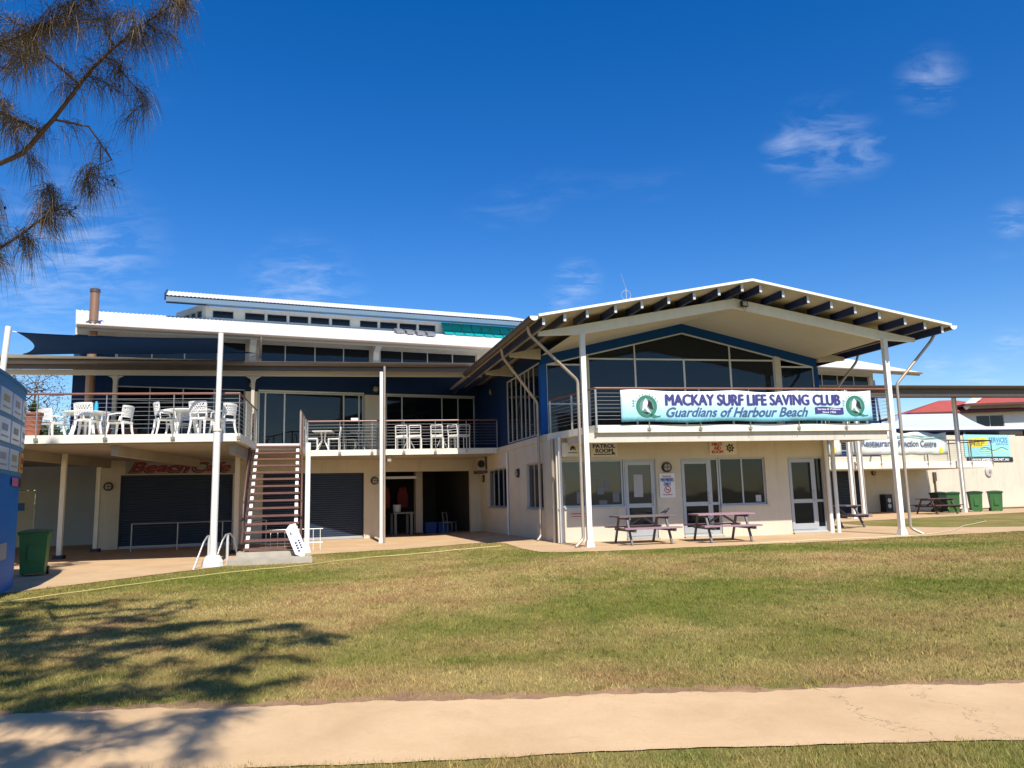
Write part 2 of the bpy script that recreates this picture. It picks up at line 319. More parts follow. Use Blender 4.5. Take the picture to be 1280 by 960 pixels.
def f_blade(N, L, b):
    c, p = lawn_colour(N, L)
    at = N.new('ShaderNodeAttribute'); at.attribute_name = 'tone'
    s = N.new('ShaderNodeVectorMath'); s.operation = 'SCALE'; L.new(c, s.inputs[0]); L.new(mrange(N, L, at.outputs['Fac'], 0, 1, 0.62, 1.6), s.inputs['Scale'])
    L.new(s.outputs[0], b.inputs['Base Color']); b.inputs['Roughness'].default_value = 0.7; b.inputs['Specular IOR Level'].default_value = 0.2
BLADE = ground_mat('grass_blade', f_blade)
def f_path(N, L, b):
    p = flatpos(N, L)
    c = mixc(N, L, mrange(N, L, nz(N, L, p, 1.1, 6, 0.65, 0.4), 0.35, 0.7), (0.54, 0.365, 0.200), (0.64, 0.455, 0.260))
    c = mixc(N, L, mrange(N, L, nz(N, L, p, 2.2, 7, 0.7, 1.0), 0.60, 0.80, 0, 0.55), c, (0.36, 0.235, 0.15))
    c = mixc(N, L, mrange(N, L, nz(N, L, p, 32, 4, 0.75), 0.52, 0.68, 0, 0.24), c, (0.34, 0.22, 0.12))
    c = mixc(N, L, mrange(N, L, nz(N, L, p, 7, 6, 0.75, 0.8), 0.54, 0.74, 0, 0.28), c, (0.42, 0.27, 0.15))
    sx_ = N.new('ShaderNodeSeparateXYZ'); L.new(p, sx_.inputs[0]); wob = mrange(N, L, nz(N, L, p, 1.6, 6, 0.7), 0.2, 0.8, -0.45, 0.45); crack = None
    for x0, w in ((2.42, 0.006), (3.12, 0.004), (-4.6, 0.005)):
        s1 = N.new('ShaderNodeMath'); s1.operation = 'ADD'; L.new(sx_.outputs[0], s1.inputs[0]); L.new(wob, s1.inputs[1]); s2 = N.new('ShaderNodeMath'); s2.operation = 'SUBTRACT'; L.new(s1.outputs[0], s2.inputs[0]); s2.inputs[1].default_value = x0
        s3 = N.new('ShaderNodeMath'); s3.operation = 'ABSOLUTE'; L.new(s2.outputs[0], s3.inputs[0]); k = mrange(N, L, s3.outputs[0], w * 0.5, w * 2.0, 0.85, 0.0)
        if crack is None: crack = k
        else: mxx = N.new('ShaderNodeMath'); mxx.operation = 'MAXIMUM'; L.new(crack, mxx.inputs[0]); L.new(k, mxx.inputs[1]); crack = mxx.outputs[0]
    c = mixc(N, L, mrange(N, L, nz(N, L, p, 0.55, 5, 0.6, 0.8), 0.48, 0.74, 0, 0.5), c, (0.44, 0.285, 0.155))
    c = mixc(N, L, crack, c, (0.16, 0.10, 0.06))
    L.new(c, b.inputs['Base Color']); b.inputs['Roughness'].default_value = 0.9; b.inputs['Specular IOR Level'].default_value = 0.25
    bp = N.new('ShaderNodeBump'); bp.inputs['Strength'].default_value = 0.35; bp.inputs['Distance'].default_value = 0.01; L.new(nz(N, L, p, 70, 4, 0.7), bp.inputs['Height']); L.new(bp.outputs[0], b.inputs['Normal'])
PATH = ground_mat('footpath_concrete', f_path)
def f_pave(N, L, b):
    p = flatpos(N, L)
    c = mixc(N, L, mrange(N, L, nz(N, L, p, 0.9, 6, 0.65, 0.4), 0.35, 0.7), (0.47, 0.315, 0.175), (0.57, 0.40, 0.235))
    c = mixc(N, L, mrange(N, L, nz(N, L, p, 3.0, 6, 0.7, 1.2), 0.58, 0.78, 0, 0.5), c, (0.34, 0.22, 0.12))
    L.new(c, b.inputs['Base Color']); b.inputs['Roughness'].default_value = 0.9; b.inputs['Specular IOR Level'].default_value = 0.25
PAVE = ground_mat('apron_concrete', f_pave)
SOIL = mat('bare_soil', (0.30, 0.175, 0.095), 0.95, var=0.35, vs=3.5, bump=0.4, bs=50)

def axis(lo, hi, step, far):
    a = list(np.arange(lo, hi + 1e-6, step)); s = step; x = hi
    while x < far: s *= 1.5; x += s; a.append(x)
    s = step; x = lo
    while x > -far: s *= 1.5; x -= s; a.insert(0, x)
    return a
mb = MB(); ax = axis(-26, 34, 1.0, 1500); ay = axis(-4, 46, 1.0, 1500)
mb.grid([[(x, y, g(x, y)) for x in ax] for y in ay][::-1])
o = part(mb, 'lawn', LAWN, smooth='all'); o['kind'] = 'structure'

PB = [(-30, 9.0), (-12.5, 11.2), (-9.5, 14.5), (-8.5, 16.5), (-7.5, 18.6), (-6.5, 21.2), (-5.88, 22.6), (-4.9, 23.3), (-4.0, 23.77), (-2.69, 24.3), (-0.75, 24.6), (-0.3, 23.2), (0.15, 20.6), (0.6, 19.15), (1.02, 18.95), (2.09, 18.86), (5.11, 19.64), (8.7, 20.53), (10.9, 21.47), (14.76, 22.74), (36, 29.5)]
PT = [(-30, 60), (12.2, 60), (12.5, 27.6), (14.0, 25.6), (16.1, 24.9), (36, 31.5)]
QB = [(11.5, 30.4), (13.9, 31.7), (23.7, 36.6), (50, 48.6)]
def interp(tab, x): return float(np.interp(x, [t[0] for t in tab], [t[1] for t in tab]))
def rag(x, k, amp): return amp * (math.sin(x * 3.1 + k) * 0.5 + math.sin(x * 7.3 + 2 * k) * 0.3 + math.sin(x * 17.9 + 3 * k) * 0.25 + math.sin(x * 41 + k) * 0.18)
def strip_sheet(name, m, x0, x1, step, lo, hi, ny, dz):
    mb = MB(); rows = []; x = x0
    while x <= x1 + 1e-6:
        a = lo(x); b = max(hi(x), a + 0.01); rows.append([(x, a + (b - a) * (j / ny) ** 1.5, g(x, a + (b - a) * (j / ny) ** 1.5) + dz) for j in range(ny + 1)]); x += step
    mb.grid([r[::-1] for r in rows]); o = part(mb, name, m); o['kind'] = 'structure'; return o
strip_sheet('paving', PAVE, -30, 34, 0.1, lambda x: interp(PB, x) + rag(x, 1, 0.09), lambda x: interp(PT, x) + rag(x, 2, 0.06), 8, 0.010)
strip_sheet('paving', PAVE, 11.5, 46, 0.2, lambda x: interp(QB, x) + rag(x, 3, 0.05), lambda x: 54, 4, 0.010)
strip_sheet('bare_ground', SOIL, -14, 14, 0.05, lambda x: 5.06 + 0.035 * x, lambda x: 6.46 + 0.026 * x + rag(x, 4, 0.13) + 0.05 + 0.10 * math.exp(-((x + 0.5) / 2.2) ** 2), 3, 0.005)
strip_sheet('footpath', PATH, -14, 14, 0.05, lambda x: 4.99 + 0.035 * x + rag(x, 6, 0.02) + 0.03 * math.sin(x * 1.3) + 0.02 * math.sin(x * 0.7 + 1), lambda x: 6.37 + 0.026 * x + rag(x, 5, 0.06), 4, 0.010)

def on_lawn(X, Y):
    pb = np.interp(X, [t[0] for t in PB], [t[1] for t in PB])
    j = RNG.normal(0, 0.05, len(X)); return (Y < pb - 0.03 + j * 0.8) & ~((Y > 4.99 + 0.035 * X + j * 0.5) & (Y < 6.46 + 0.026 * X + j * 1.5))
def grass(name, label, boxes):
    VX = []; TN = []
    for y0, y1, dens, hgt, wid in boxes:
        hw = 0.70 * y1 + 0.6; n = int(dens * (y1 - y0) * 2 * hw)
        X = RNG.uniform(-hw, hw, n); Y = RNG.uniform(y0, y1, n); k = on_lawn(X, Y) & (np.abs(X) < 0.70 * Y + 0.6); X = X[k]; Y = Y[k]; n = len(X)
        t = np.clip((Y - 7.5) / 10.5, 0, 1); t = t * t * (3 - 2 * t); s = np.clip((X + 4) / 5, 0, 1); s = s * s * (3 - 2 * s)
        Z = -0.2 + (0.03 + 0.17 * s) * t - 0.004
        a = RNG.uniform(0, 2 * math.pi, n); h = hgt * RNG.uniform(0.45, 1.25, n); w = wid * RNG.uniform(0.6, 1.3, n); ln = h * RNG.uniform(0.1, 1.1, n); b = RNG.uniform(0, 2 * math.pi, n)
        B = np.stack([X, Y, Z], 1); D = np.stack([np.cos(a) * w, np.sin(a) * w, np.zeros(n)], 1)
        T = B + np.stack([np.cos(b) * ln, np.sin(b) * ln, h], 1)
        VX.append(np.stack([B - D, B + D, T], 1).reshape(-1, 3)); TN.append(np.repeat(RNG.uniform(0, 1, n), 3))
    # scattered tufts that stand a little proud of the mown sward
    m_ = 5200; Yc = RNG.uniform(3.7, 16, m_) ; Xc = RNG.uniform(-1, 1, m_) * (0.70 * Yc + 0.5); kk_ = on_lawn(Xc, Yc); Xc = Xc[kk_]; Yc = Yc[kk_]; m_ = len(Xc); nb = 11
    X = np.repeat(Xc, nb) + RNG.normal(0, 0.022, m_ * nb); Y = np.repeat(Yc, nb) + RNG.normal(0, 0.022, m_ * nb); n = len(X); hs_ = np.repeat(RNG.uniform(0.03, 0.062, m_), nb)
    Z = np.array([g(x, y) for x, y in zip(X, Y)]) - 0.004; a = RNG.uniform(0, 2 * math.pi, n); b = RNG.uniform(0, 2 * math.pi, n); h = hs_ * RNG.uniform(0.6, 1.2, n); ln = h * RNG.uniform(0.2, 1.0, n); w = 0.0026 + 0.00022 * Y
    B = np.stack([X, Y, Z], 1); D = np.stack([np.cos(a) * w, np.sin(a) * w, np.zeros(n)], 1); T_ = B + np.stack([np.cos(b) * ln, np.sin(b) * ln, h], 1)
    VX.append(np.stack([B - D, B + D, T_], 1).reshape(-1, 3)); TN.append(np.repeat(np.repeat(RNG.uniform(0, 1, m_), nb), 3))
    V = np.concatenate(VX); T = np.concatenate(TN); nt = len(V) // 3
    me = bpy.data.meshes.new(name); me.vertices.add(len(V)); me.vertices.foreach_set('co', V.ravel()); me.loops.add(len(V)); me.loops.foreach_set('vertex_index', np.arange(len(V)))
    me.polygons.add(nt); me.polygons.foreach_set('loop_start', np.arange(0, len(V), 3)); me.polygons.foreach_set('loop_total', np.full(nt, 3)); me.update(calc_edges=True)
    at = me.attributes.new('tone', 'FLOAT', 'POINT'); at.data.foreach_set('value', T); me.materials.append(BLADE)
    o = bpy.data.objects.new(name, me); COL.objects.link(o); o['kind'] = 'stuff'; o['label'] = label; o['category'] = 'grass'; return o
grass('grass', 'short mown green and straw coloured grass across the lawn', [(3.6, 5.3, 7500, 0.034, 0.0022), (6.3, 8.5, 6200, 0.030, 0.0024), (8.5, 11.5, 3400, 0.031, 0.0033), (11.5, 16, 1600, 0.034, 0.0046), (16, 24.4, 750, 0.036, 0.0062)])

# ------------------------------------------------------------------ building helpers
def wall(F, a0, a1, z0, z1, th, ops=(), d0=0.0):
    mb = MB(); As = sorted({a0, a1, *[min(max(x, a0), a1) for o in ops for x in o[:2]]}); Zs = sorted({z0, z1, *[min(max(x, z0), z1) for o in ops for x in o[2:4]]})
    def filled(i, j):
        if i < 0 or j < 0 or i >= len(As) - 1 or j >= len(Zs) - 1: return False
        a = (As[i] + As[i + 1]) / 2; z = (Zs[j] + Zs[j + 1]) / 2
        return not any(o[0] < a < o[1] and o[2] < z < o[3] for o in ops)
    e = d0 + th
    for i in range(len(As) - 1):
        for j in range(len(Zs) - 1):
            if not filled(i, j): continue
            x0, x1, y0, y1 = As[i], As[i + 1], Zs[j], Zs[j + 1]
            mb.quad(F(x0, d0, y0), F(x1, d0, y0), F(x1, d0, y1), F(x0, d0, y1)); mb.quad(F(x1, e, y0), F(x0, e, y0), F(x0, e, y1), F(x1, e, y1))
            if not filled(i - 1, j): mb.quad(F(x0, e, y0), F(x0, d0, y0), F(x0, d0, y1), F(x0, e, y1))
            if not filled(i + 1, j): mb.quad(F(x1, d0, y0), F(x1, e, y0), F(x1, e, y1), F(x1, d0, y1))
            if not filled(i, j - 1): mb.quad(F(x0, e, y0), F(x1, e, y0), F(x1, d0, y0), F(x0, d0, y0))
            if not filled(i, j + 1): mb.quad(F(x0, d0, y1), F(x1, d0, y1), F(x1, e, y1), F(x0, e, y1))
    return mb
def window(F, a0, a1, z0, z1, parent, mull=(), trans=(), fw=0.05, d=0.06, name='window', fm=None, gm=None, label=None, sill=False):
    fm = fm or ALU; gm = gm or GLASS; mb = MB()
    g0 = 0.003
    mb.box(F, a0 + g0, a0 + fw, d, d + 0.07, z0 + g0, z1 - g0); mb.box(F, a1 - fw, a1 - g0, d, d + 0.07, z0 + g0, z1 - g0)
    mb.box(F, a0 + fw, a1 - fw, d, d + 0.07, z0 + g0, z0 + fw); mb.box(F, a0 + fw, a1 - fw, d, d + 0.07, z1 - fw, z1 - g0)
    for m in mull: mb.box(F, m - fw / 2, m + fw / 2, d + 0.004, d + 0.066, z0 + fw, z1 - fw)
    cuts = [a0 + fw] + [x for m in mull for x in (m - fw / 2, m + fw / 2)] + [a1 - fw]; zc = [z0 + fw] + [x for t in trans for x in (t - fw / 2, t + fw / 2)] + [z1 - fw]
    for t in trans:
        for i in range(0, len(cuts), 2): mb.box(F, cuts[i], cuts[i + 1], d + 0.006, d + 0.064, t - fw / 2, t + fw / 2)
    if sill: mb.box(F, a0 - 0.04, a1 + 0.04, -0.045, d, z0 - 0.05, z0 - 0.002)
    w = part(mb, name, fm, parent, label)
    for i in range(0, len(cuts), 2):
        for j in range(0, len(zc), 2):
            p = MB(); p.box(F, cuts[i] - 0.004, cuts[i + 1] + 0.004, d + 0.028, d + 0.040, zc[j] - 0.004, zc[j + 1] + 0.004); part(p, 'pane', gm, w)
    return w
def glazed_door(F, a0, a1, z0, z1, parent, side=None, midz=1.0, gm=None):
    """one door leaf with a middle rail, optional narrow side light to the right (its left edge)"""
    mb = MB(); fw = 0.07; e = side or a1; d = 0.06
    mb.box(F, a0, a0 + 0.05, d, d + 0.09, z0, z1); mb.box(F, a1 - 0.05, a1, d, d + 0.09, z0, z1); mb.box(F, a0 + 0.05, a1 - 0.05, d, d + 0.09, z1 - 0.06, z1)
    mb.box(F, a0 + 0.05, a1 - 0.05, d - 0.05, d + 0.09, z0, z0 + 0.05)
    if side: mb.box(F, side, side + 0.06, d, d + 0.09, z0 + 0.05, z1 - 0.06); mb.box(F, side + 0.06, a1 - 0.05, d + 0.01, d + 0.07, midz - 0.04, midz + 0.04); mb.box(F, side + 0.06, a1 - 0.05, d + 0.01, d + 0.07, z0 + 0.05, z0 + 0.13)
    x0 = a0 + 0.055; x1 = (side or a1 - 0.05) - 0.005
    for b in ((x0, x0 + 0.09), (x1 - 0.09, x1)): mb.box(F, b[0], b[1], d - 0.01, d + 0.05, z0 + 0.06, z1 - 0.065)
    for zz in ((z0 + 0.06, z0 + 0.24), (midz - 0.06, midz + 0.06), (z1 - 0.17, z1 - 0.065)): mb.box(F, x0 + 0.09, x1 - 0.09, d - 0.008, d + 0.048, zz[0], zz[1])
    w = part(mb, 'door', ALU, parent)
    for zz in ((z0 + 0.24, midz - 0.06), (midz + 0.06, z1 - 0.17)):
        p = MB(); p.box(F, x0 + 0.086, x1 - 0.086, d + 0.015, d + 0.027, zz[0] - 0.004, zz[1] + 0.004); part(p, 'pane', gm or GLASS, w)
    if side:
        for zz in ((z0 + 0.13, midz - 0.04), (midz + 0.04, z1 - 0.06)):
            p = MB(); p.box(F, side + 0.056, a1 - 0.046, d + 0.03, d + 0.042, zz[0] - 0.004, zz[1] + 0.004); part(p, 'pane', gm or GLASS, w)
    h = MB(); hx = x1 - 0.045; h.tube([F(hx, d - 0.02, 1.0), F(hx, d - 0.07, 1.0), F(hx, d - 0.07, 1.32), F(hx, d - 0.02, 1.32)], 0.012, 6); part(h, 'handle', STEEL, w, smooth=True)
    return w
def shutter(F, a0, a1, z0, z1, parent, d=0.10, label=None):
    mb = MB(); n = int((z1 - z0) / 0.085); rows = []
    for i in range(n + 1):
        z = z0 + (z1 - z0) * i / n
        rows.append([F(a0, d + 0.022, z), F(a1, d + 0.022, z)])
        if i < n: rows.append([F(a0, d, z + 0.02), F(a1, d, z + 0.02)]); rows.append([F(a0, d, z + 0.065), F(a1, d, z + 0.065)])
    mb.grid(rows); o = part(mb, 'roller_shutter', SHUT, parent, label)
    b = MB(); b.box(F, a0, a1, d - 0.03, d + 0.03, z0 - 0.03, z0 + 0.07); part(b, 'bottom_bar', ALU, o)
    for x in (a0, a1): b = MB(); b.box(F, x - 0.03, x + 0.03, d - 0.05, d + 0.06, z0, z1); part(b, 'guide', SHUT, o)
    return o
def corr(mb, P00, P10, P01, P11, period=0.11, amp=0.012):
    """corrugated sheet: ripples march from P0x to P1x"""
    P00, P10, P01, P11 = map(Vector, (P00, P10, P01, P11)); n = max(2, int((P10 - P00).length / period * 4)); A_, B_ = [], []
    for i in range(n + 1):
        t = i / n; dz = Vector((0, 0, amp * math.sin(i * math.pi / 2))); A_.append(P00.lerp(P10, t) + dz); B_.append(P01.lerp(P11, t) + dz)
    mb.grid([A_, B_])
def half_gutter(a, b, r, parent, m, cap=None, name='gutter'):
    a = Vector(a); b = Vector(b); d = (b - a).normalized(); x = d.cross(ZU).normalized(); mb = MB(); n = 10
    ring = lambda p, rr: [p + x * math.cos(math.pi * k / n) * rr - ZU * math.sin(math.pi * k / n) * rr for k in range(n + 1)]
    mb.grid([ring(a, r), ring(b, r)]); mb.grid([ring(b, r - 0.012), ring(a, r - 0.012)])
    for s in (1, -1): mb.bar(a + x * s * r, b + x * s * r, 0.02, 0.025)
    o = part(mb, name, m, parent, smooth=True)
    for p, s in ((a, -1), (b, 1)):
        c = MB(); pts = ring(p + d * 0.004 * s, r + 0.004); c.prism(pts, [q + d * 0.012 * s for q in pts]); part(c, 'end_cap', cap or m, o)
    return o
def railing(pts, z, parent, nposts, hh=1.06, wires=8, drop=0.24, out=(0, 0), ends=True, hr=0.030):
    """handrail part with balusters and cables as its sub-parts, along the floor edge"""
    P = [Vector((p[0] + out[0], p[1] + out[1], z)) for p in pts]; mb = MB()
    mb.tube([p + ZU * hh for p in P], hr, 8); rail = part(mb, 'handrail', HANDR, parent, smooth=True)
    for i in range(len(P) - 1):
        a, b = P[i], P[i + 1]; d = (b - a).normalized(); n = nposts[i]
        for k in range(n + 1):
            if i and k == 0: continue
            if not ends and k in (0, n): continue
            p = a.lerp(b, k / n); m = MB(); m.bar(p - ZU * drop, p + ZU * (hh - 0.03), 0.016, 0.055, d.cross(ZU)); x = d * 0.055
            m.bar(p - x - ZU * 0.11, p + x - ZU * 0.11, 0.02, 0.07, ZU); part(m, 'baluster', STEEL, rail)
        for w in range(wires):
            zz = 0.10 + (hh - 0.18) * (w + 0.5) / wires; m = MB(); m.tube([a + ZU * zz, b + ZU * zz], 0.0045, 5); part(m, 'cable', CABLE, rail)
    return rail
def downpipe(pts, parent, r=0.042):
    mb = MB(); P = [Vector(p) for p in pts]; Q = [P[0]]
    for i in range(1, len(P) - 1):
        a, b, c = P[i - 1], P[i], P[i + 1]; Q += [b + (a - b).normalized() * 0.08, b + ((a - b).normalized() + (c - b).normalized()) * 0.02, b + (c - b).normalized() * 0.08]
    Q.append(P[-1]); mb.tube(Q, r, 10); return part(mb, 'downpipe', PIPE, parent, smooth=True)
def sqpost(p, z0, z1, w, parent, m=None, name='post', foot=True, yaw=11.3):
    F = frame((p[0], p[1]), yaw, yaw); mb = MB(); mb.box(F, -w / 2, w / 2, -w / 2, w / 2, z0, z1); o = part(mb, name, m or WHITE, parent)
    if foot: f = MB(); h = w * 0.95; k = w * 0.62; f.hexa([F(-h, -h, z0 - 0.1), F(h, -h, z0 - 0.1), F(h, h, z0 - 0.1), F(-h, h, z0 - 0.1), F(-k, -k, z0 + 0.17), F(k, -k, z0 + 0.17), F(k, k, z0 + 0.17), F(-k, k, z0 + 0.17)]); part(f, 'footing', WHITE, o)
    return o

# ------------------------------------------------------------------ clubhouse
CH = thing('clubhouse', 'two storey cream and navy surf club with gabled balcony wing and open verandahs', 'building', (1.22, 22.45, 0.0))
FL = 3.2
# --- main long wall, ground floor
part(wall(M, -4.97, 46, -0.3, 3.0, 0.22, [(-4.22, -0.45, -0.3, 2.43), (0.63, 4.5, -0.3, 2.43), (5.35, 9.05, -0.3, 2.46), (29.03, 31.59, -0.3, 2.49)]), 'wall', CREAM, CH)
part(wall(M, 33.05, 46, 3.003, 4.22, 0.22), 'wall', CREAM, CH)
shutter(M, -4.22, -0.45, -0.14, 2.43, CH); shutter(M, 0.63, 4.5, -0.12, 2.43, CH, label='blue roller shutter with its foot in the sun'); shutter(M, 29.03, 31.59, -0.10, 2.49, CH)
# recess on the far left: return wall, grey back wall and door
RW = lambda a, d, z: M(-4.97 + d, a, z)
part(wall(RW, 0.225, 5.0, -0.3, 3.0, 0.2, [(0.9, 3.4, -0.3, 2.4)]), 'wall', CREAM, CH)
window(RW, 0.9, 3.4, -0.2, 2.4, CH, fm=SHUT, gm=SHUT, name='dark_door', mull=(2.15,))
BW = lambda a, d, z: M(a, 4.8 + d, z)
part(wall(BW, -16, -4.8, -0.3, 3.0, 0.2, [(-8.55, -7.5, -0.3, 2.05)]), 'wall', GREYW, CH)
mb = MB(); mb.box(BW, -8.53, -7.52, 0.05, 0.10, -0.2, 2.03); dr = part(mb, 'door', mat('door_cream', (0.62, 0.55, 0.40), 0.6), CH)
mb = MB(); mb.box(BW, -8.2, -7.85, 0.03, 0.046, 1.25, 1.55); part(mb, 'door_sign', I_BLUE, dr)
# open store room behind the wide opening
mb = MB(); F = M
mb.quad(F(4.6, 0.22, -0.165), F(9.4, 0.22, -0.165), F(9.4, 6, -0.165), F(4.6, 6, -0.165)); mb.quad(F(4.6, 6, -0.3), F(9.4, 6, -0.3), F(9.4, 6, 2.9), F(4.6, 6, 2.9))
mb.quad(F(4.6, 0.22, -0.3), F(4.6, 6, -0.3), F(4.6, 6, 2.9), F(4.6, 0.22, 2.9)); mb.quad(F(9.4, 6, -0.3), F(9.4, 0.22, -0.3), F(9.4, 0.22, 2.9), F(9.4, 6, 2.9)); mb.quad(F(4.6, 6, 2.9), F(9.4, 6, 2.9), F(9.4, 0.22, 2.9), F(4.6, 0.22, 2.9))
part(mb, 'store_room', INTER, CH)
mb = MB(); mb.box(M, 7.02, 7.32, 1.3, 1.6, -0.1, 2.9); part(mb, 'column', mat('inner_column', (0.45, 0.40, 0.32), 0.8), CH)
mb = MB(); mb.box(M, 5.37, 6.75, 0.26, 0.34, 2.17, 2.27); part(mb, 'door_track', ALUW, CH)
# --- main upper floor
UPO = [(-4.5, -0.1, FL, 5.66), (0.39, 4.49, FL, 5.6), (5.4, 9.3, FL, 5.6)]
part(wall(M, -5.9, 9.75, FL + 0.003, 6.62, 0.2, UPO), 'upper_wall', NAVY, CH)
for a in (-0.1, 4.49): mb = MB(); mb.box(M, a + 0.01, a + (0.47 if a < 0 else 0.89), -0.025, -0.003, FL + 0.01, 5.58); part(mb, 'pier', CREAM, CH)
window(M, -4.5, -0.1, FL + 0.01, 5.66, CH, mull=(-3.4, -2.28, -1.2), trans=(5.15,), gm=GLASSD, fm=ALU, name='sliding_door', fw=0.04)
window(M, 0.39, 4.49, FL + 0.01, 5.6, CH, mull=(0.66, 1.38, 3.68, 4.3), name='sliding_door', fm=ALUW, fw=0.055)
window(M, 5.4, 9.3, FL + 0.01, 5.6, CH, mull=(6.09, 7.83, 8.55), gm=GLASSD, name='sliding_door', fm=ALUW, fw=0.05)
mb = MB(); mb.box(M, 0.39, 4.49, -0.012, 0.05, 5.6, 5.66); mb.box(M, 5.4, 9.3, -0.012, 0.05, 5.6, 5.66); part(mb, 'door_head', ALUW, CH)
# clerestory band under the big roof
CLO = [(-4.55, -0.08, 6.68, 7.5), (0.38, 4.75, 6.68, 7.5), (5.15, 9.42, 6.68, 7.5), (28.2, 32.7, 6.68, 7.45)]
part(wall(M, -5.9, 33.0, 6.623, 7.72, 0.2, CLO), 'clerestory_wall', CREAM, CH)
mb = MB(); mb.box(M, -5.9, -4.6, -0.02, -0.003, 6.65, 7.45); part(mb, 'cladding', NAVY, CH)
window(M, -4.55, -0.08, 6.68, 7.5, CH, mull=(-3.39, -2.28, -1.13), fm=ALUW, fw=0.04); window(M, 0.38, 4.75, 6.68, 7.5, CH, mull=(1.37, 2.52, 3.66), fm=ALUW, fw=0.04)
window(M, 5.15, 9.42, 6.68, 7.5, CH, mull=(6.10, 7.21, 8.33), fm=ALUW, fw=0.04); window(M, 28.2, 32.7, 6.68, 7.45, CH, mull=(29.3, 30.4, 31.6), fm=ALUW, fw=0.04)
part(wall(M, 9.753, 33.0, 3.003, 6.62, 0.2, [(24.5, 32.4, 3.3, 5.6)]), 'upper_wall', NAVY, CH)
window(M, 24.5, 32.4, 3.3, 5.6, CH, mull=(26.1, 27.7, 29.3, 30.8), gm=GLASSD, name='sliding_door', fw=0.05)
mb = MB(); mb.box(lambda a, d, z: M(a, d, z), -5.9, -5.7, 0.2, 10, 3.2, 7.7); mb.box(M, 32.8, 33.0, 0.2, 10, 3.0, 7.7); mb.box(M, -5.9, 33, 9.9, 10.1, -0.3, 7.7); part(mb, 'end_wall', NAVY, CH)
# curved white brackets at the clerestory piers
for a in (0.12, 4.92):
    mb = MB(); prof = [(-0.003, 6.75), (-0.28, 7.0), (-0.36, 7.3), (-0.75, 7.46), (-0.75, 7.55), (-0.003, 7.55)]
    mb.prism([M(a - 0.12, d, z) for d, z in prof], [M(a + 0.12, d, z) for d, z in prof]); part(mb, 'bracket', WHITE, CH)
# big roof, lower slope
mb = MB(); EZ = 7.58
corr(mb, M(-5.72, -1.25, EZ), M(35.2, -1.25, EZ), M(-6.3, 3.6, 9.16), M(35.2, 3.6, 9.16), 0.15, 0.016)
rf = part(mb, 'roof', ROOFW, CH, smooth='all')
mb = MB(); mb.prism([M(-5.72, -1.2, EZ - 0.06), M(-6.3, 3.6, 9.10), M(-6.3, 3.6, 8.9), M(-5.72, -1.2, EZ - 0.2)], [M(35.2, -1.2, EZ - 0.06), M(35.2, 3.6, 9.10), M(35.2, 3.6, 8.9), M(35.2, -1.2, EZ - 0.2)]); part(mb, 'soffit', SOFFIT, rf)
half_gutter(M(-5.70, -1.3, EZ - 0.03), M(35.2, -1.3, EZ - 0.03), 0.085, rf, TANG)
mb = MB(); mb.bar(M(-5.74, -1.25, EZ - 0.02), M(-6.32, 3.6, 9.14), 0.03, 0.07); part(mb, 'barge_board', ROOFW, rf)
downpipe([M(0.33, -1.3, EZ - 0.1), M(0.33, -1.25, 7.35), M(0.42, -0.1, 6.9), M(0.42, -0.1, 6.55)], CH, 0.05)
# monitor roof with its strip windows
MO = [(-1.25, -0.38, 9.17, 9.52)] + [(x, x + 0.86, 9.17, 9.52) for x in (0.05, 0.98, 1.91, 2.84, 3.77)] + [(x, x + 0.86, 9.17, 9.52) for x in (5.05, 5.98, 6.91, 7.84)]
MF = lambda a, d, z: M(a, 3.5 + d, z)
part(wall(MF, -1.5, 13.4, 8.95, 9.66, 0.15, MO), 'monitor_wall', WHITE, CH)
for q in MO: window(MF, q[0], q[1], q[2], q[3], CH, fm=ALUW, fw=0.03, d=0.03)
ME = frame(M(-1.52, 3.52, 0), 180 - 62.4 + 23.5, 180 - 62.4 + 23.5); MEf = ME; ME = lambda a, d, z: MEf(a, -d, z); MEO = [(0.30 + 0.52 * k, 0.72 + 0.52 * k, 9.22, 9.55) for k in range(4)]
part(wall(ME, 0.003, 2.5, 8.95, 9.8, 0.15, MEO), 'monitor_wall', WHITE, CH)
for q in MEO: window(ME, q[0], q[1], q[2], q[3], CH, fm=ALUW, fw=0.03, d=0.03)
mb = MB(); corr(mb, M(-3.05, 2.6, 9.80), M(13.8, 2.6, 9.80), M(-3.05, 6.8, 11.05), M(13.8, 6.8, 11.05), 0.15, 0.016); mr = part(mb, 'monitor_roof', ROOFW, CH, smooth='all')
mb = MB(); mb.prism([M(-3.05, 2.62, 9.75), M(-3.05, 6.8, 10.95), M(-3.05, 6.8, 10.85), M(-3.05, 3.4, 9.66), M(-3.05, 2.62, 9.56)], [M(13.8, 2.62, 9.75), M(13.8, 6.8, 10.95), M(13.8, 6.8, 10.85), M(13.8, 3.4, 9.66), M(13.8, 2.62, 9.56)]); part(mb, 'soffit', mat('soffit_blue', (0.10, 0.17, 0.24), 0.6), mr)
mb = MB(); mb.bar(M(-3.09, 2.58, 9.72), M(-3.09, 6.8, 10.98), 0.05, 0.28); part(mb, 'barge_board', NAVYP, mr)
for k in range(5): mb = MB(); v = 2.9 + 0.8 * k; z = 9.62 + (v - 2.6) * 0.298; mb.box(M, -3.05, -1.5, v, v + 0.07, z - 0.16, z); part(mb, 'purlin', NAVYP, mr)
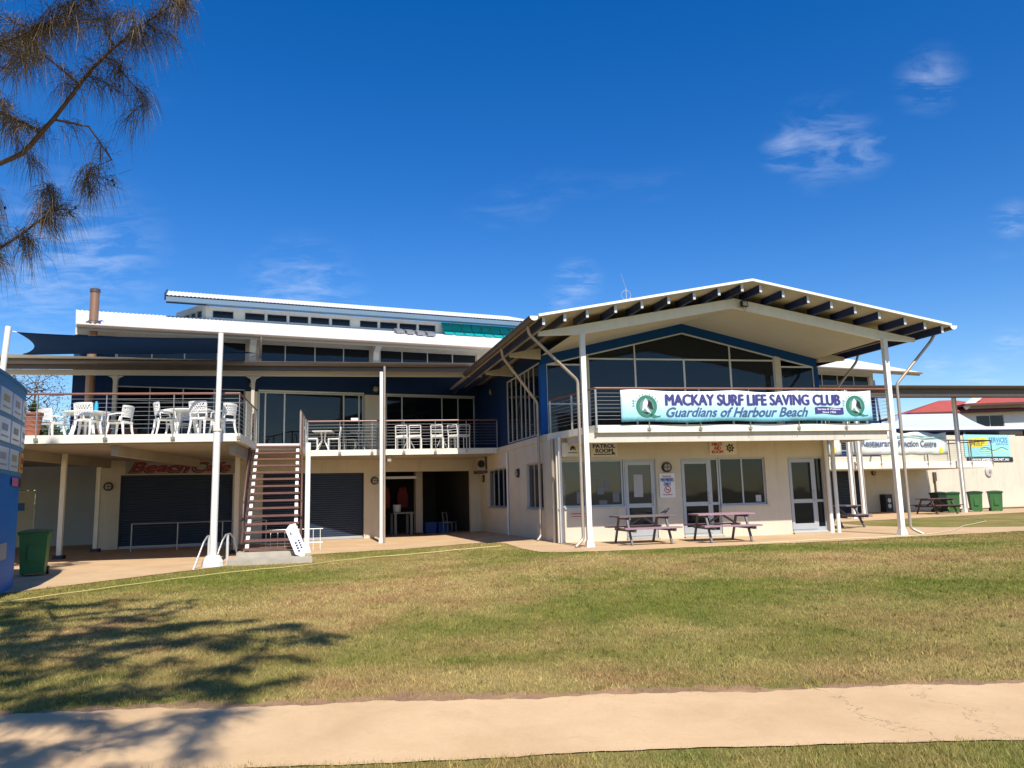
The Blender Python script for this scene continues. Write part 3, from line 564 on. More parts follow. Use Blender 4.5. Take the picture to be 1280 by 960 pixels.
# teal screens at the right of the monitor
for k in range(9):
    a = 8.95 + 0.5 * k; mb = MB(); prof = [(3.42, 9.62), (3.22, 9.2), (2.80, 8.94), (2.78, 8.97), (3.20, 9.23), (3.40, 9.64)]
    mb.prism([M(a, d, z) for d, z in prof], [M(a + 0.45, d, z) for d, z in prof]); part(mb, 'teal_screen', TEALG, CH)
for k in range(4):
    a = 6.4 + 0.42 * k; mb = MB(); mb.hexa([M(a, 2.0 - 0.2 * k, 8.68 - 0.06 * k), M(a + 0.36, 2.0 - 0.2 * k, 8.68 - 0.06 * k), M(a + 0.36, 2.5 - 0.2 * k, 8.83 - 0.06 * k), M(a, 2.5 - 0.2 * k, 8.83 - 0.06 * k), M(a, 2.0 - 0.2 * k, 8.80 - 0.06 * k), M(a + 0.36, 2.0 - 0.2 * k, 8.80 - 0.06 * k), M(a + 0.36, 2.5 - 0.2 * k, 9.0 - 0.06 * k), M(a, 2.5 - 0.2 * k, 9.0 - 0.06 * k)]); part(mb, 'roof_vent', ROOFD, CH)
# flue
fl = M(-5.28, -0.62, 0); mb = MB(); mb.tube([(fl.x, fl.y, FL), (fl.x, fl.y, 8.92)], 0.15, 16); flue = part(mb, 'flue', mat('flue_steel', (0.36, 0.20, 0.12), 0.4, metal=0.5, var=0.15), CH, smooth=True)
mb = MB(); mb.lathe((fl.x, fl.y, 8.86), [(0.152, 0), (0.17, 0.02), (0.17, 0.14), (0.13, 0.16)], 16); part(mb, 'cowl', GUTTER, flue, smooth=True)
mb = MB(); mb.lathe((fl.x, fl.y, 7.74), [(0.26, 0.0), (0.24, 0.06), (0.152, 0.12)], 16); part(mb, 'flashing', GUTTER, flue, smooth=True)

# --- verandah roof over the terraces (gutter line runs parallel to the wing)
G0 = Vector((-25.0, 23.62, 6.27)); G1 = Vector((-1.34, 28.26, 6.27)); gd = (G1 - G0).normalized(); gn = Vector((-gd.y, gd.x, 0))
mb = MB(); corr(mb, G0 - gn * 0.02, G1, M(-15.5, -0.01, 6.60), M(9.6, -0.01, 6.60), 0.15, 0.014); vr = part(mb, 'verandah_roof', ROOFD, CH, smooth='all')
mb = MB(); mb.quad(G0 + gn * 0.12 - ZU * 0.10, M(-15.5, -0.02, 6.50), M(9.5, -0.02, 6.50), G1 + gn * 0.12 - ZU * 0.10); part(mb, 'soffit', SOFFIT, vr)
half_gutter(G0 - gn * 0.10 - ZU * 0.02, G1 - gn * 0.10 - ZU * 0.02, 0.13, vr, GUTTER); mb = MB(); mb.bar(G0 + gn * 0.05 - ZU * 0.16, G1 + gn * 0.05 - ZU * 0.16, 0.04, 0.26); part(mb, 'fascia', GUTTER, vr)
mb = MB(); mb.bar(G0 + gn * 0.55 - ZU * 0.32, G1 + gn * 0.55 + gd * 0.3 - ZU * 0.32, 0.10, 0.18); part(mb, 'beam', SOFFIT, vr)
for px, py, zb, w in ((-4.74, 27.62, -0.17, 0.13), (-9.14, 26.5, FL, 0.11), (-13.63, 25.6, FL, 0.13), (-18.2, 24.7, FL, 0.13)):
    t = (Vector((px, py, 0)) - G0).dot(gd); q = G0 + gd * t + gn * 0.55
    sqpost((q.x, q.y) if zb > 0 else (px, py), zb, 5.85 if zb > 0 else 5.95, w, CH, foot=zb < 0, m=WHITE if zb < 0 else SOFFIT)
    if zb > 0:
        mb = MB(); prof = [(0.06, 5.60), (0.10, 5.75), (0.26, 5.84), (-0.26, 5.84), (-0.10, 5.75), (-0.06, 5.60)]
        mb.prism([Vector((q.x, q.y, 0)) + gd * a + gn * -0.04 + ZU * z for a, z in prof], [Vector((q.x, q.y, 0)) + gd * a + gn * 0.04 + ZU * z for a, z in prof]); part(mb, 'bracket', SOFFIT, CH)
downpipe([(-4.60, 27.42, 6.12), (-4.60, 27.43, 5.6), (-4.62, 27.44, -0.14)], CH, 0.045)
# --- terrace slab
TER = [(-26, 17.4), (-7.25, 20.35), (-8.1, 24.25), (-6.85, 24.62), (-7.58, 28.2), (-0.52, 29.36)] + [tuple(M(u, -0.02, 0)[:2]) for u in (9.3, -5.9)] + [tuple(M(-5.9, 4.7, 0)[:2]), tuple(M(-18, 4.7, 0)[:2])]
TERI = [(-25.9, 17.6), (-7.45, 20.5), (-8.28, 24.4), (-7.02, 24.8), (-7.75, 28.38), (-0.72, 29.5)] + TER[6:]
mb = MB(); mb.prism([(x, y, 2.99) for x, y in TER], [(x, y, FL) for x, y in TER]); sl = part(mb, 'terrace_slab', SLABW, CH)
TSO = mat('soffit_shaded', (0.36, 0.315, 0.245), 0.9, var=0.15, vs=0.8, streak=0.1)  # deep shade under the terrace put into the colour, darker than the slab
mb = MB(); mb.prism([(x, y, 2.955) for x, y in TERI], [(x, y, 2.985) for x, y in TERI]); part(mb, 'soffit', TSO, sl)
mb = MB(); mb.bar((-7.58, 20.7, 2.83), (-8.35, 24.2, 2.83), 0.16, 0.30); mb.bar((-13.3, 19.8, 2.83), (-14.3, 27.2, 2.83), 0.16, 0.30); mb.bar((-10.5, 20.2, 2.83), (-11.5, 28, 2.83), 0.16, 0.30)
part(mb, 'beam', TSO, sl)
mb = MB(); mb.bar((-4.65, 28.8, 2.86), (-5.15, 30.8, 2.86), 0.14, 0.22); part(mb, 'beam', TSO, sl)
for (x, y) in ((-13.6, 23.3), (-14.2, 26.4), (-8.6, 24.0)): sqpost((x, y), -0.17, 2.98, 0.13, CH, m=SLABW, foot=False); mb = MB(); mb.box(frame((x, y), 11, 11), -0.14, 0.14, -0.14, 0.14, -0.22, -0.05); part(mb, 'base_plate', BLACK, CH)
railing([(-15.45, 19.04), (-7.27, 20.33), (-8.12, 24.2)], FL, CH, (5, 3), out=(0.0, -0.02), drop=0.22)
railing([(-6.83, 24.64), (-7.56, 28.18), (-0.62, 29.30)], FL, CH, (3, 6), out=(0.0, -0.02), drop=0.2)
# short white post beside the stair
sqpost((-6.3, 23.6), -0.17, 3.14, 0.14, CH)

# --- gabled wing, ground floor
WO = [(0.06, 3.06, 1.0, 2.36), (2.06, 3.06, 0.06, 1.5), (3.85, 6.62, 0.94, 2.37), (3.85, 5.10, 0.08, 1.2), (7.39, 8.62, 0.08, 2.36)]
part(wall(A, 0.0, 8.82, -0.3, 3.0, 0.2, WO), 'wall', CREAM, CH)
SO = [(1.38, 3.3, 0.95, 2.4), (6.1, 9.3, 0.95, 2.42)]
part(wall(S, 0.203, 10.95, -0.3, 3.0, 0.2, SO), 'wall', CREAM, CH)
part(wall(lambda a, d, z: A(8.82 - d, a, z), 0.203, 12, -0.3, 3.0, 0.2), 'wall', CREAM, CH)
window(A, 0.06, 2.04, 1.0, 2.36, CH, mull=(1.02,), gm=GLASSP, sill=True)
glazed_door(A, 2.06, 3.06, 0.06, 2.36, CH, gm=GLASSP)
glazed_door(A, 3.85, 5.10, 0.08, 2.37, CH, side=4.80)
window(A, 5.12, 6.62, 0.94, 2.37, CH, mull=(5.87,), sill=True)
glazed_door(A, 7.39, 8.62, 0.08, 2.36, CH, side=8.28)
window(S, 1.38, 3.3, 0.95, 2.4, CH, mull=(1.9, 2.6), sill=True); window(S, 6.1, 9.3, 0.95, 2.42, CH, mull=(6.9, 7.7, 8.5), sill=True)
for a in (2.06, 3.85, 7.39): mb = MB(); mb.box(A, a, a + (1.0 if a < 3 else 1.25), -0.12, 0.06, -0.05, 0.06); part(mb, 'threshold', CONC, CH)
# notices taped inside the patrol room glass
for (a, z, w, h) in ((0.62, 1.1, 0.26, 0.34), (1.25, 1.35, 0.2, 0.26), (1.47, 1.5, 0.18, 0.3), (1.72, 1.12, 0.2, 0.3), (1.3, 1.06, 0.24, 0.12), (0.9, 1.08, 0.14, 0.3), (1.15, 1.75, 0.2, 0.13)):
    mb = MB(); mb.box(A, a, a + w, 0.080, 0.0855, z, z + h); part(mb, 'paper_notice', mat('faded_paper', (0.16, 0.18, 0.19), 0.8), CH)
for (a, z, w, h) in ((2.38, 1.25, 0.28, 0.66), (6.28, 1.02, 0.18, 0.2)): mb = MB(); mb.box(A, a, a + w, 0.065, 0.072, z, z + h); part(mb, 'paper_notice', mat('paper', (0.42, 0.43, 0.45), 0.8), CH)
# --- wing, upper floor
RU, RZ, SL_ = 4.75, 7.05, 0.186
roofz = lambda u: RZ - SL_ * abs(u - RU)
frt = lambda u: 6.80 - 0.235 * abs(u - RU)
U0, U1, UV = 0.0, 9.5, 1.2
UF = lambda a, d, z: A(a, UV + d, z)
mb = MB()
for a, b in ((U0, RU), (RU, U1)):
    lo = [UF(a, 0, frt(a) - 0.30), UF(b, 0, frt(b) - 0.30), UF(b, 0, frt(b) + 0.25), UF(a, 0, frt(a) + 0.25)]; mb.prism(lo, [p + AV * 0.15 for p in lo])
part(mb, 'frieze', FRIEZE, CH)
for a, b, m in ((-0.05, 0.16, BLUE), (1.32, 1.53, SOFFIT), (7.95, 8.17, SOFFIT), (9.38, 9.52, FRIEZE)):
    mb = MB(); mb.prism([UF(a, -0.02, FL), UF(b, -0.02, FL), UF(b, 0.18, FL), UF(a, 0.18, FL)], [UF(a, -0.02, frt(a) - 0.29), UF(b, -0.02, frt(b) - 0.29), UF(b, 0.18, frt(b) - 0.29), UF(a, 0.18, frt(a) - 0.29)]); part(mb, 'column', m, CH)
TZ = 5.62; fwm = MB(); bays = [(0.16, 1.32, (4.17,)), (1.53, 3.09, ()), (3.09, 4.76, ()), (4.76, 6.38, ()), (6.38, 7.95, ()), (8.17, 9.38, ())]
fb = lambda u: frt(u) - 0.30
gz_ = []
for a, b, extra in bays:
    lim = min(fb(a), fb(b)); t = min(TZ, lim)
    for x in (a, b): fwm.box(UF, x - 0.03 if x == b else x, x if x == b else x + 0.03, 0.02, 0.10, FL, min(t, 9))
    fwm.box(UF, a + 0.03, b - 0.03, 0.02, 0.10, FL, FL + 0.06); fwm.box(UF, a + 0.03, b - 0.03, 0.022, 0.098, t - 0.035, t + 0.015)
    for e in extra: fwm.box(UF, a + 0.03, b - 0.03, 0.024, 0.096, e - 0.02, e + 0.02)
    gz_.append([(a + 0.02, FL + 0.02), (b - 0.02, FL + 0.02), (b - 0.02, t - 0.02), (a + 0.02, t - 0.02)])
for a, b in ((1.53, 3.09), (3.09, 6.38), (6.38, 7.95)):
    pts = [(a + 0.02, TZ), (b - 0.02, TZ), (b - 0.02, fb(b))] + ([(RU, fb(RU))] if a < RU < b else []) + [(a + 0.02, fb(a))]
    pts = [(x, max(z, TZ + 0.01)) for x, z in pts]; gz_.append(pts)
    fwm.box(UF, b - 0.02, b + 0.02, 0.02, 0.10, TZ, max(fb(b) + 0.02, TZ + 0.02))
for a, b in ((0.16, RU), (RU, 9.38)): fwm.bar(UF(a, 0.05, fb(a) - 0.015), UF(b, 0.05, fb(b) - 0.015), 0.08, 0.05)
gw = part(fwm, 'gable_window', ALUW, CH)
for poly in gz_:
    mb = MB(); lo = [UF(x, 0.055, z) for x, z in poly]; mb.prism(lo, [p + AV * 0.012 for p in lo]); part(mb, 'pane', GLASS, gw)
SU = lambda a, d, z: A(0.02 + d, a, z)
part(wall(SU, 1.42, 10.9, FL + 0.003, 5.98, 0.18, [(1.5, 5.95, FL + 0.05, 5.55)]), 'upper_wall', NAVY, CH)
window(SU, 1.5, 5.95, FL + 0.05, 5.55, CH, mull=(2.36, 2.95, 3.46, 3.99, 4.65, 5.29), fm=ALUW, gm=GLASSD, fw=0.045, d=0.03)
part(wall(lambda a, d, z: A(9.5 - d, a, z), 1.42, 14, FL - 0.15, 5.98, 0.18), 'upper_wall', NAVY, CH)
mb = MB(); mb.box(A, -0.03, 0.22, 0.9, 10.95, 3.003, 3.2); part(mb, 'floor_band', CREAM, CH)
# balcony slab and beam
mb = MB(); bl = [(0.5, -2.05), (9.5, -2.05), (9.5, 1.4), (0.02, 1.4), (0.02, 0.55)]; mb.prism([A(u, v, 3.0) for u, v in bl], [A(u, v, FL) for u, v in bl]); bs = part(mb, 'balcony_slab', SLABW, CH)
mb = MB(); mb.box(A, 0.32, 9.38, -1.95, -1.88, 2.74, 2.997); mb.box(A, 0.32, 0.46, -1.877, 0.0, 2.78, 2.997); mb.box(A, 9.24, 9.38, -1.877, 0.0, 2.78, 2.997); part(mb, 'beam', mat('beam_rusty_cream', (0.60, 0.55, 0.46), 0.7, var=0.08, streak=0.55, dirt=(0.34, 0.19, 0.09)), bs)
mb = MB(); mb.box(A, 0.45, 9.2, -1.85, -0.003, 2.965, 2.997); part(mb, 'soffit', SOFFIT, bs)
railing([A(0.06, 0.62, 0)[:2], A(0.52, -2.07, 0)[:2], A(9.48, -2.07, 0)[:2], A(9.48, 1.15, 0)[:2]], FL, CH, (2, 6, 3), hh=1.0, drop=0.2)
# posts
for u in (0.2, 9.45): p = A(u, -2.08, 0); sqpost((p.x, p.y), 0.0, 5.70, 0.135, CH)
# truss beams: front and one at the upper wall line
def truss(v, ends, name):
    mb = MB()
    for s in (-1, 1):
        far = RU + s * ends; k = 1.0
        prof = [(RU, roofz(RU) - 0.52), (RU + s * 4.6, roofz(RU + s * 4.6) - 0.52), (far, roofz(far) - 0.36), (far, roofz(far) - 0.25), (RU, roofz(RU) - 0.25)]
        a = [A(u, v, z) for u, z in prof]; b = [A(u, v + 0.10, z) for u, z in prof]
        if s > 0: a, b = b, a
        mb.prism(a, b)
    return part(mb, name, WHITE, CH)
truss(-2.08, 5.75, 'gable_beam')
for v in (1.12, 4.6):
    for s, u0 in ((-1, -0.03), (1, 9.53)):
        mb = MB(); far = RU + s * 5.75; prof = [(u0, roofz(u0) - 0.60), (far, roofz(far) - 0.36), (far, roofz(far) - 0.25), (u0, roofz(u0) - 0.25)]
        mb.prism([A(u, v, z) for u, z in prof], [A(u, v + 0.1, z) for u, z in prof]); part(mb, 'outrigger', SOFFIT, CH)
# soffit lining between gable beam and glass
mb = MB()
for s in (-1, 1):
    rows = []
    for i in range(7):
        u = RU + s * 4.75 * i / 6; rows.append([A(u, -1.97, roofz(u) - 0.46), A(u, 1.2, frt(u) - 0.004)])
    mb.grid(rows)
part(mb, 'soffit', SOFFIT, CH)
# wing roof with purlins, gutters
V0, V1 = -3.05, 13.0; E0, E1 = -1.28, 10.86
mb = MB(); mb.prism([A(E0, V0, roofz(E0)), A(RU, V0, RZ), A(E1, V0, roofz(E1)), A(E1, V0, roofz(E1) - 0.035), A(RU, V0, RZ - 0.035), A(E0, V0, roofz(E0) - 0.035)][::-1], [A(E0, V1, roofz(E0)), A(RU, V1, RZ), A(E1, V1, roofz(E1)), A(E1, V1, roofz(E1) - 0.035), A(RU, V1, RZ - 0.035), A(E0, V1, roofz(E0) - 0.035)][::-1])
wr = part(mb, 'gable_roof', SOFFIT, CH)
mb = MB()
for s in (-1, 1):
    e = E0 if s < 0 else E1
    corr(mb, A(e, V0 - 0.02, roofz(e) + 0.03), A(e, V1, roofz(e) + 0.03), A(RU, V0 - 0.02, RZ + 0.03), A(RU, V1, RZ + 0.03), 0.15, 0.014)
part(mb, 'roof_sheet', ROOFW, wr, smooth='all')
mb = MB()
for s in (-1, 1):
    e = E0 if s < 0 else E1; mb.bar(A(e, V0 - 0.025, roofz(e) + 0.012), A(RU, V0 - 0.025, RZ + 0.012), 0.05, 0.065)
part(mb, 'barge_capping', WHITE, wr)
mb = MB(); mb.bar(A(RU, V0 + 0.1, RZ + 0.05), A(RU, V1, RZ + 0.05), 0.36, 0.03); part(mb, 'ridge_capping', ROOFD, wr)
for u in (-1.12, -0.55, 0.06, 0.84, 1.58, 2.34, 3.08, 3.81, 4.50, 5.05, 5.72, 6.47, 7.18, 7.91, 8.66, 9.47, 10.10, 10.66):
    long = u < 0 or u > 9.5; mb = MB(); z = roofz(u) - 0.038; mb.box(A, u - 0.035, u + 0.035, V0 + 0.10, 12.0 if long else -1.9, z - 0.205, z); p = part(mb, 'purlin', NAVYP, wr)
    c = MB(); c.box(A, u - 0.036, u + 0.036, V0 + 0.085, V0 + 0.098, z - 0.205, z); part(c, 'end_plate', ALUW, wr)
half_gutter(A(E0 - 0.11, V0 + 0.02, roofz(E0) + 0.0), A(E0 - 0.11, 6.4, roofz(E0) + 0.0), 0.115, wr, GUTTER, cap=WHITE); half_gutter(A(E1 + 0.11, V0 + 0.02, roofz(E1)), A(E1 + 0.11, 12.5, roofz(E1)), 0.115, wr, GUTTER, cap=WHITE)
# downpipes
downpipe([A(-1.36, -2.3, 5.82), A(-1.32, -2.25, 5.62), A(0.02, -2.12, 4.40), A(0.02, -2.12, 0.22), A(-0.22, -2.2, 0.03)], CH)
downpipe([A(-1.36, 0.75, 5.82), A(-1.3, 0.85, 5.55), A(-0.13, 1.3, 4.22), A(-0.13, 1.3, 0.16), A(-0.28, 1.2, 0.02)], CH)
downpipe([A(10.96, -2.35, 5.84), A(10.85, -2.3, 5.62), A(9.68, -2.15, 4.33), A(9.68, -2.15, 0.2), A(9.9, -2.35, 0.03)], CH)
downpipe([A(10.96, 1.0, 5.84), A(10.85, 1.0, 5.55), A(9.7, 1.1, 4.2), A(9.7, 1.1, 3.2)], CH)
downpipe([A(-0.06, 0.12, 3.0), A(-0.06, 0.12, 0.0)], CH, 0.05)
mb = MB(); mb.tube([A(0.1, -0.07, 3.05), A(0.1, -0.07, 0.0)], 0.055, 10); part(mb, 'downpipe', WHITE, CH, label='white painted downpipe on the corner', smooth=True)
for u in (8.66, 8.9): mb = MB(); mb.tube([A(u, -0.09, 3.0), A(u, -0.09, 0.0)], 0.06, 10); part(mb, 'downpipe', WHITE, CH, label='white painted downpipe by the end door', smooth=True)
mb = MB(); mb.tube([S(5.75, -0.05, 2.95), S(5.75, -0.05, -0.05)], 0.035, 8); part(mb, 'downpipe', WHITE, CH, smooth=True)

# --- right hand deck of the main building
DV = -4.0
mb = MB(); mb.box(M, 22.0, 36.4, DV, -0.003, 2.22, 2.55); dk = part(mb, 'deck_slab', SLABW, CH)
railing([M(22.1, DV - 0.02, 0)[:2], M(36.35, DV - 0.02, 0)[:2], M(36.38, -0.2, 0)[:2]], 2.55, CH, (9, 3), hh=1.05, drop=0.3)
for u, v in ((24.9, -5.4), (26.7, -4.3), (33.6, -4.2)):
    p = M(u, v, 0); sqpost((p.x, p.y), 0.0, 5.75, 0.115, CH, yaw=23.5); q = p + MU * 0.17; downpipe([(q.x, q.y, 5.8), (q.x, q.y, 0.12), (q.x + 0.15, q.y - 0.25, 0.03)], CH)
K0 = Vector((13.9, 35.3, 6.06)); K1 = Vector((33.0, 38.9, 6.06)); kd = (K1 - K0).normalized(); kn = Vector((-kd.y, kd.x, 0))
mb = MB(); corr(mb, K0, K1, K0 + kn * 1.6 + ZU * 0.1, K1 + kn * 1.6 + ZU * 0.1, 0.15, 0.014); kr = part(mb, 'deck_roof', ROOFD, CH, smooth='all')
mb = MB(); mb.prism([K0 + kn * 0.1 - ZU * 0.12, K1 + kn * 0.1 - ZU * 0.12, K1 + kn * 1.55 - ZU * 0.02, K0 + kn * 1.55 - ZU * 0.02], [K0 + kn * 0.1 - ZU * 0.06, K1 + kn * 0.1 - ZU * 0.06, K1 + kn * 1.55 + ZU * 0.04, K0 + kn * 1.55 + ZU * 0.04]); part(mb, 'soffit', SOFFIT, kr)
half_gutter(K0 - kn * 0.1, K1 - kn * 0.1, 0.13, kr, GUTTER); mb = MB(); mb.bar(K0 + kn * 0.5 - ZU * 0.36, K1 + kn * 0.5 - ZU * 0.36, 0.12, 0.26); part(mb, 'beam', GUTTER, kr); mb = MB(); mb.bar(K0 + kn * 0.06 - ZU * 0.26, K1 + kn * 0.06 - ZU * 0.26, 0.04, 0.46); part(mb, 'fascia', GUTTER, kr)
for a, b in ((M(30.5, -3.6, 3.4), M(32.2, -2.2, 6.2)), (M(29.2, -3.6, 3.2), M(31.2, -1.6, 6.9))): mb = MB(); mb.bar(a, b, 0.09, 0.09); part(mb, 'strut', NAVYP, CH)

# ------------------------------------------------------------------ staircase
st = thing('staircase', 'steep open timber tread staircase with white stringers up to the terrace', 'staircase', (-6.5, 20.8, -0.1))
sd = Vector((-1.07, 3.9, 0)).normalized(); sx = Vector((sd.y, -sd.x, 0)); b0 = Vector((-6.52, 20.85, 0.10)); RUN, RISE, N_ = 3.85, 3.06, 15
spt = lambda t, s, dz=0.0: b0 + sd * (RUN * t) + sx * s + ZU * (RISE * t + dz)
for s in (-0.62, 0.62):
    mb = MB(); mb.bar(spt(-0.03, s, -0.10), spt(1.01, s, -0.06), 0.09, 0.20); part(mb, 'stringer', WHITE, st)
for k in range(N_):
    t = k / (N_ - 1) * 0.965; p = spt(t, 0, 0.045); mb = MB(); mb.hexa([p + sx * a + sd * b + ZU * c for c in (-0.028, 0.028) for a, b in ((-0.70, -0.15), (0.70, -0.15), (0.70, 0.13), (-0.70, 0.13))]); part(mb, 'tread', TREAD, st)
mb = MB(); mb.hexa([spt(1, 0) + sx * a + sd * b + ZU * c for c in (-0.16, 0.03) for a, b in ((-0.72, 0.02), (0.72, 0.02), (0.72, 0.16), (-0.72, 0.16))]); part(mb, 'landing_edge', SLABW, st)
for s in (-0.76, 0.76):
    mb = MB(); mb.tube([spt(0.10, s, 0.55), spt(0.12, s, 0.92), spt(1.0, s, 1.0), spt(1.0, s, 1.0) + sd * 0.35], 0.028, 8); hr = part(mb, 'handrail', BROWNS, st, smooth=True)
    mb = MB(); mb.tube([spt(0.02, s, 0.12), spt(1.0, s, 0.12)], 0.03, 8); part(mb, 'bottom_rail', BROWNS, hr, smooth=True)
    for t in (0.12, 0.42, 0.72, 1.0): mb = MB(); mb.bar(spt(t, s, -0.12), spt(t, s, 0.94 + 0.06 * t), 0.045, 0.06, sd); part(mb, 'baluster', BROWNS, hr)
    for z in (0.32, 0.52, 0.72): mb = MB(); mb.tube([spt(0.12, s, z), spt(1.0, s, z)], 0.006, 5); part(mb, 'cable', CABLE, hr)
mb = MB(); mb.hexa([b0 + sx * a + sd * b + ZU * c for c in (-0.4, -0.02) for a, b in ((-0.85, -0.32), (0.85, -0.32), (0.85, 0.5), (-0.85, 0.5))]); part(mb, 'concrete_step', CONC, st)
mb = MB(); mb.hexa([b0 + sx * a + sd * b + ZU * c for c in (-0.4, -0.145) for a, b in ((-1.0, -1.25), (1.05, -1.35), (1.02, -0.325), (-0.98, -0.325))]); part(mb, 'concrete_step', CONC, st, label='low concrete pad at the stair foot')
# sign board leaning on the stair
bd = thing('sign_board', 'white narrow board with dark lettering leaning on the stair foot', 'sign board', (-5.75, 20.55, 0.05))
bo = Vector((-5.76, 20.50, 0.36)); bu = (Vector((-0.42, 0.10, 0.90))).normalized(); br = (Vector((0.95, 0.15, 0.30)) - bu * Vector((0.95, 0.15, 0.30)).dot(bu)).normalized(); bn = br.cross(bu)
mb = MB(); prof = [(-0.15, -0.33), (0.02, -0.50), (0.15, -0.33), (0.15, 0.42), (0.0, 0.45), (-0.15, 0.36)]
mb.prism([bo + br * a + bu * b - bn * 0.012 for a, b in prof], [bo + br * a + bu * b + bn * 0.012 for a, b in prof]); part(mb, 'board', SIGNW, bd)
for (a, b, w, h) in ((0.06, -0.12, 0.05, 0.26), (-0.03, -0.16, 0.05, 0.30), (-0.06, 0.22, 0.04, 0.08)):
    mb = MB(); 
    for k in range(4): mb.add([bo + br * (a + x) + bu * (b - h / 2 + h * k / 4 + y) + bn * 0.016 for x, y in ((-w / 2, 0), (w / 2, 0), (w / 2, h / 6), (-w / 2, h / 6))], [(0, 1, 2, 3)])
    part(mb, 'printed_mark', I_NAVY, bd)

# ------------------------------------------------------------------ shade sail and posts
FLc, FRc, BRc, BLc = Vector((-12.9, 19.62, 5.92)), Vector((-7.52, 19.42, 5.58)), Vector((-9.35, 27.9, 6.80)), Vector((-16.4, 25.2, 6.42))
mb = MB(); rows = []
for i in range(29):
    row = []
    for j in range(29):
        s = i / 14 - 1; t = j / 14 - 1; s2 = s * (1 - 0.13 * (1 - t * t)); t2 = t * (1 - 0.13 * (1 - s * s)); a = (s2 + 1) / 2; b = (t2 + 1) / 2
        p = FLc.lerp(FRc, a).lerp(BLc.lerp(BRc, a), b); row.append(p - ZU * 0.18 * (1 - s * s) * (1 - t * t))
    rows.append(row)
mb.grid(rows); sail = thing('shade_sail', 'dark navy shade sail stretched over the left terrace', 'shade sail', (-11, 22, 5.9)); so = part(mb, 'cloth', SAILM, sail, smooth='all')
md = so.modifiers.new('thick', 'SOLIDIFY'); md.thickness = 0.006
for c, q in ((FLc, Vector((-13.1, 19.55, 5.95))), (FRc, Vector((-7.48, 19.38, 5.6))), (BRc, M(0.1, -0.1, 6.9)), (BLc, G0 + gd * 8.3 + ZU * 0.1)): mb = MB(); mb.tube([c, q], 0.012, 6); part(mb, 'tensioner', STEEL, sail)
sp = thing('sail_post', 'tall white steel post holding the sail, beside the staircase', 'post', (-7.48, 19.36, -0.1), group='white posts of the shade sail')
mb = MB(); mb.tube([(-7.49, 19.36, -0.2), (-7.48, 19.36, 3.22)], 0.086, 16); part(mb, 'lower_tube', WHITE, sp, smooth=True); mb = MB(); mb.tube([(-7.48, 19.36, 3.2), (-7.45, 19.34, 5.70)], 0.066, 16); part(mb, 'upper_tube', WHITE, sp, smooth=True)
mb = MB(); mb.lathe((-7.48, 19.36, 3.18), [(0.105, 0), (0.105, 0.06)], 16); part(mb, 'collar', SLABW, sp); mb = MB(); mb.lathe((-7.49, 19.36, -0.2), [(0.27, 0), (0.25, 0.15), (0.16, 0.30)], 12); part(mb, 'footing', WHITE, sp)
sp = thing('sail_post', 'white steel post holding the sail, rising behind the blue kiosk', 'post', (-13.15, 19.4, -0.1), group='white posts of the shade sail')
mb = MB(); mb.tube([(-13.2, 19.4, -0.2), (-13.16, 19.42, 3.2)], 0.10, 16); part(mb, 'lower_tube', WHITE, sp, smooth=True); mb = MB(); mb.tube([(-13.16, 19.42, 3.2), (-13.05, 19.5, 6.05)], 0.072, 16); part(mb, 'upper_tube', WHITE, sp, smooth=True)

# ------------------------------------------------------------------ blue kiosk with sponsor boards
kk = thing('kiosk', 'bright blue rounded kiosk with rows of sponsor boards at the left edge', 'kiosk', (-10.6, 14.8, -0.15))
KP = [(-8.62, 12.3), (-8.95, 13.2), (-9.30, 14.05), (-9.72, 15.0), (-10.02, 15.62), (-10.27, 16.02), (-10.6, 16.32), (-11.05, 16.5), (-12.4, 16.7), (-13.0, 16.4), (-13.2, 15.6), (-12.2, 12.0), (-11.6, 11.4), (-9.4, 11.3), (-8.8, 11.6)]
def kdense(P, n=5):
    Q = []; L_ = len(P)
    for i in range(L_):
        p0, p1, p2, p3 = [Vector(P[(i + k) % L_]) for k in (-1, 0, 1, 2)]
        for k in range(n):
            t = k / n; Q.append(0.5 * ((2 * p1) + (p2 - p0) * t + (2 * p0 - 5 * p1 + 4 * p2 - p3) * t * t + (3 * p1 - p0 - 3 * p2 + p3) * t ** 3))
    return Q
KQ = kdense(KP); mb = MB(); n = len(KQ)
mb.add([(p.x, p.y, -0.3) for p in KQ] + [(p.x, p.y, 2.02) for p in KQ], [(k, (k + 1) % n, (k + 1) % n + n, k + n) for k in range(n)]); part(mb, 'lower_wall', KIOSK, kk, smooth=True)
cK = Vector((sum(p.x for p in KQ) / n, sum(p.y for p in KQ) / n)); KO = [cK + (p - cK) * 1.012 for p in KQ]
mb = MB(); mb.prism([(p.x, p.y, 2.0) for p in KO], [(p.x, p.y, 3.74) for p in KO]); part(mb, 'upper_wall', KIOSKT, kk, smooth=True)
mb = MB(); mb.prism([(p.x, p.y, 3.742) for p in [cK + (q - cK) * 1.03 for q in KQ]], [(p.x, p.y, 3.80) for p in [cK + (q - cK) * 1.03 for q in KQ]]); part(mb, 'roof_edge', KIOSKT, kk)
arc = [0.0]
for k in range(1, n): arc.append(arc[-1] + (KO[k] - KO[k - 1]).length)
def kpos(s, z, off):
    i = max(k for k in range(n - 1) if arc[k] <= s); t = (s - arc[i]) / (arc[i + 1] - arc[i]); a, b = KO[i], KO[i + 1]; p = a.lerp(b, t); d = (b - a).normalized(); return Vector((p.x + d.y * off, p.y - d.x * off, z))
sA = min(range(n), key=lambda k: (KO[k] - Vector((-9.45, 14.4))).length); s0 = arc[sA]
bcols = [(0.42, 0.50, 0.55), (0.60, 0.62, 0.62), (0.62, 0.40, 0.10)]
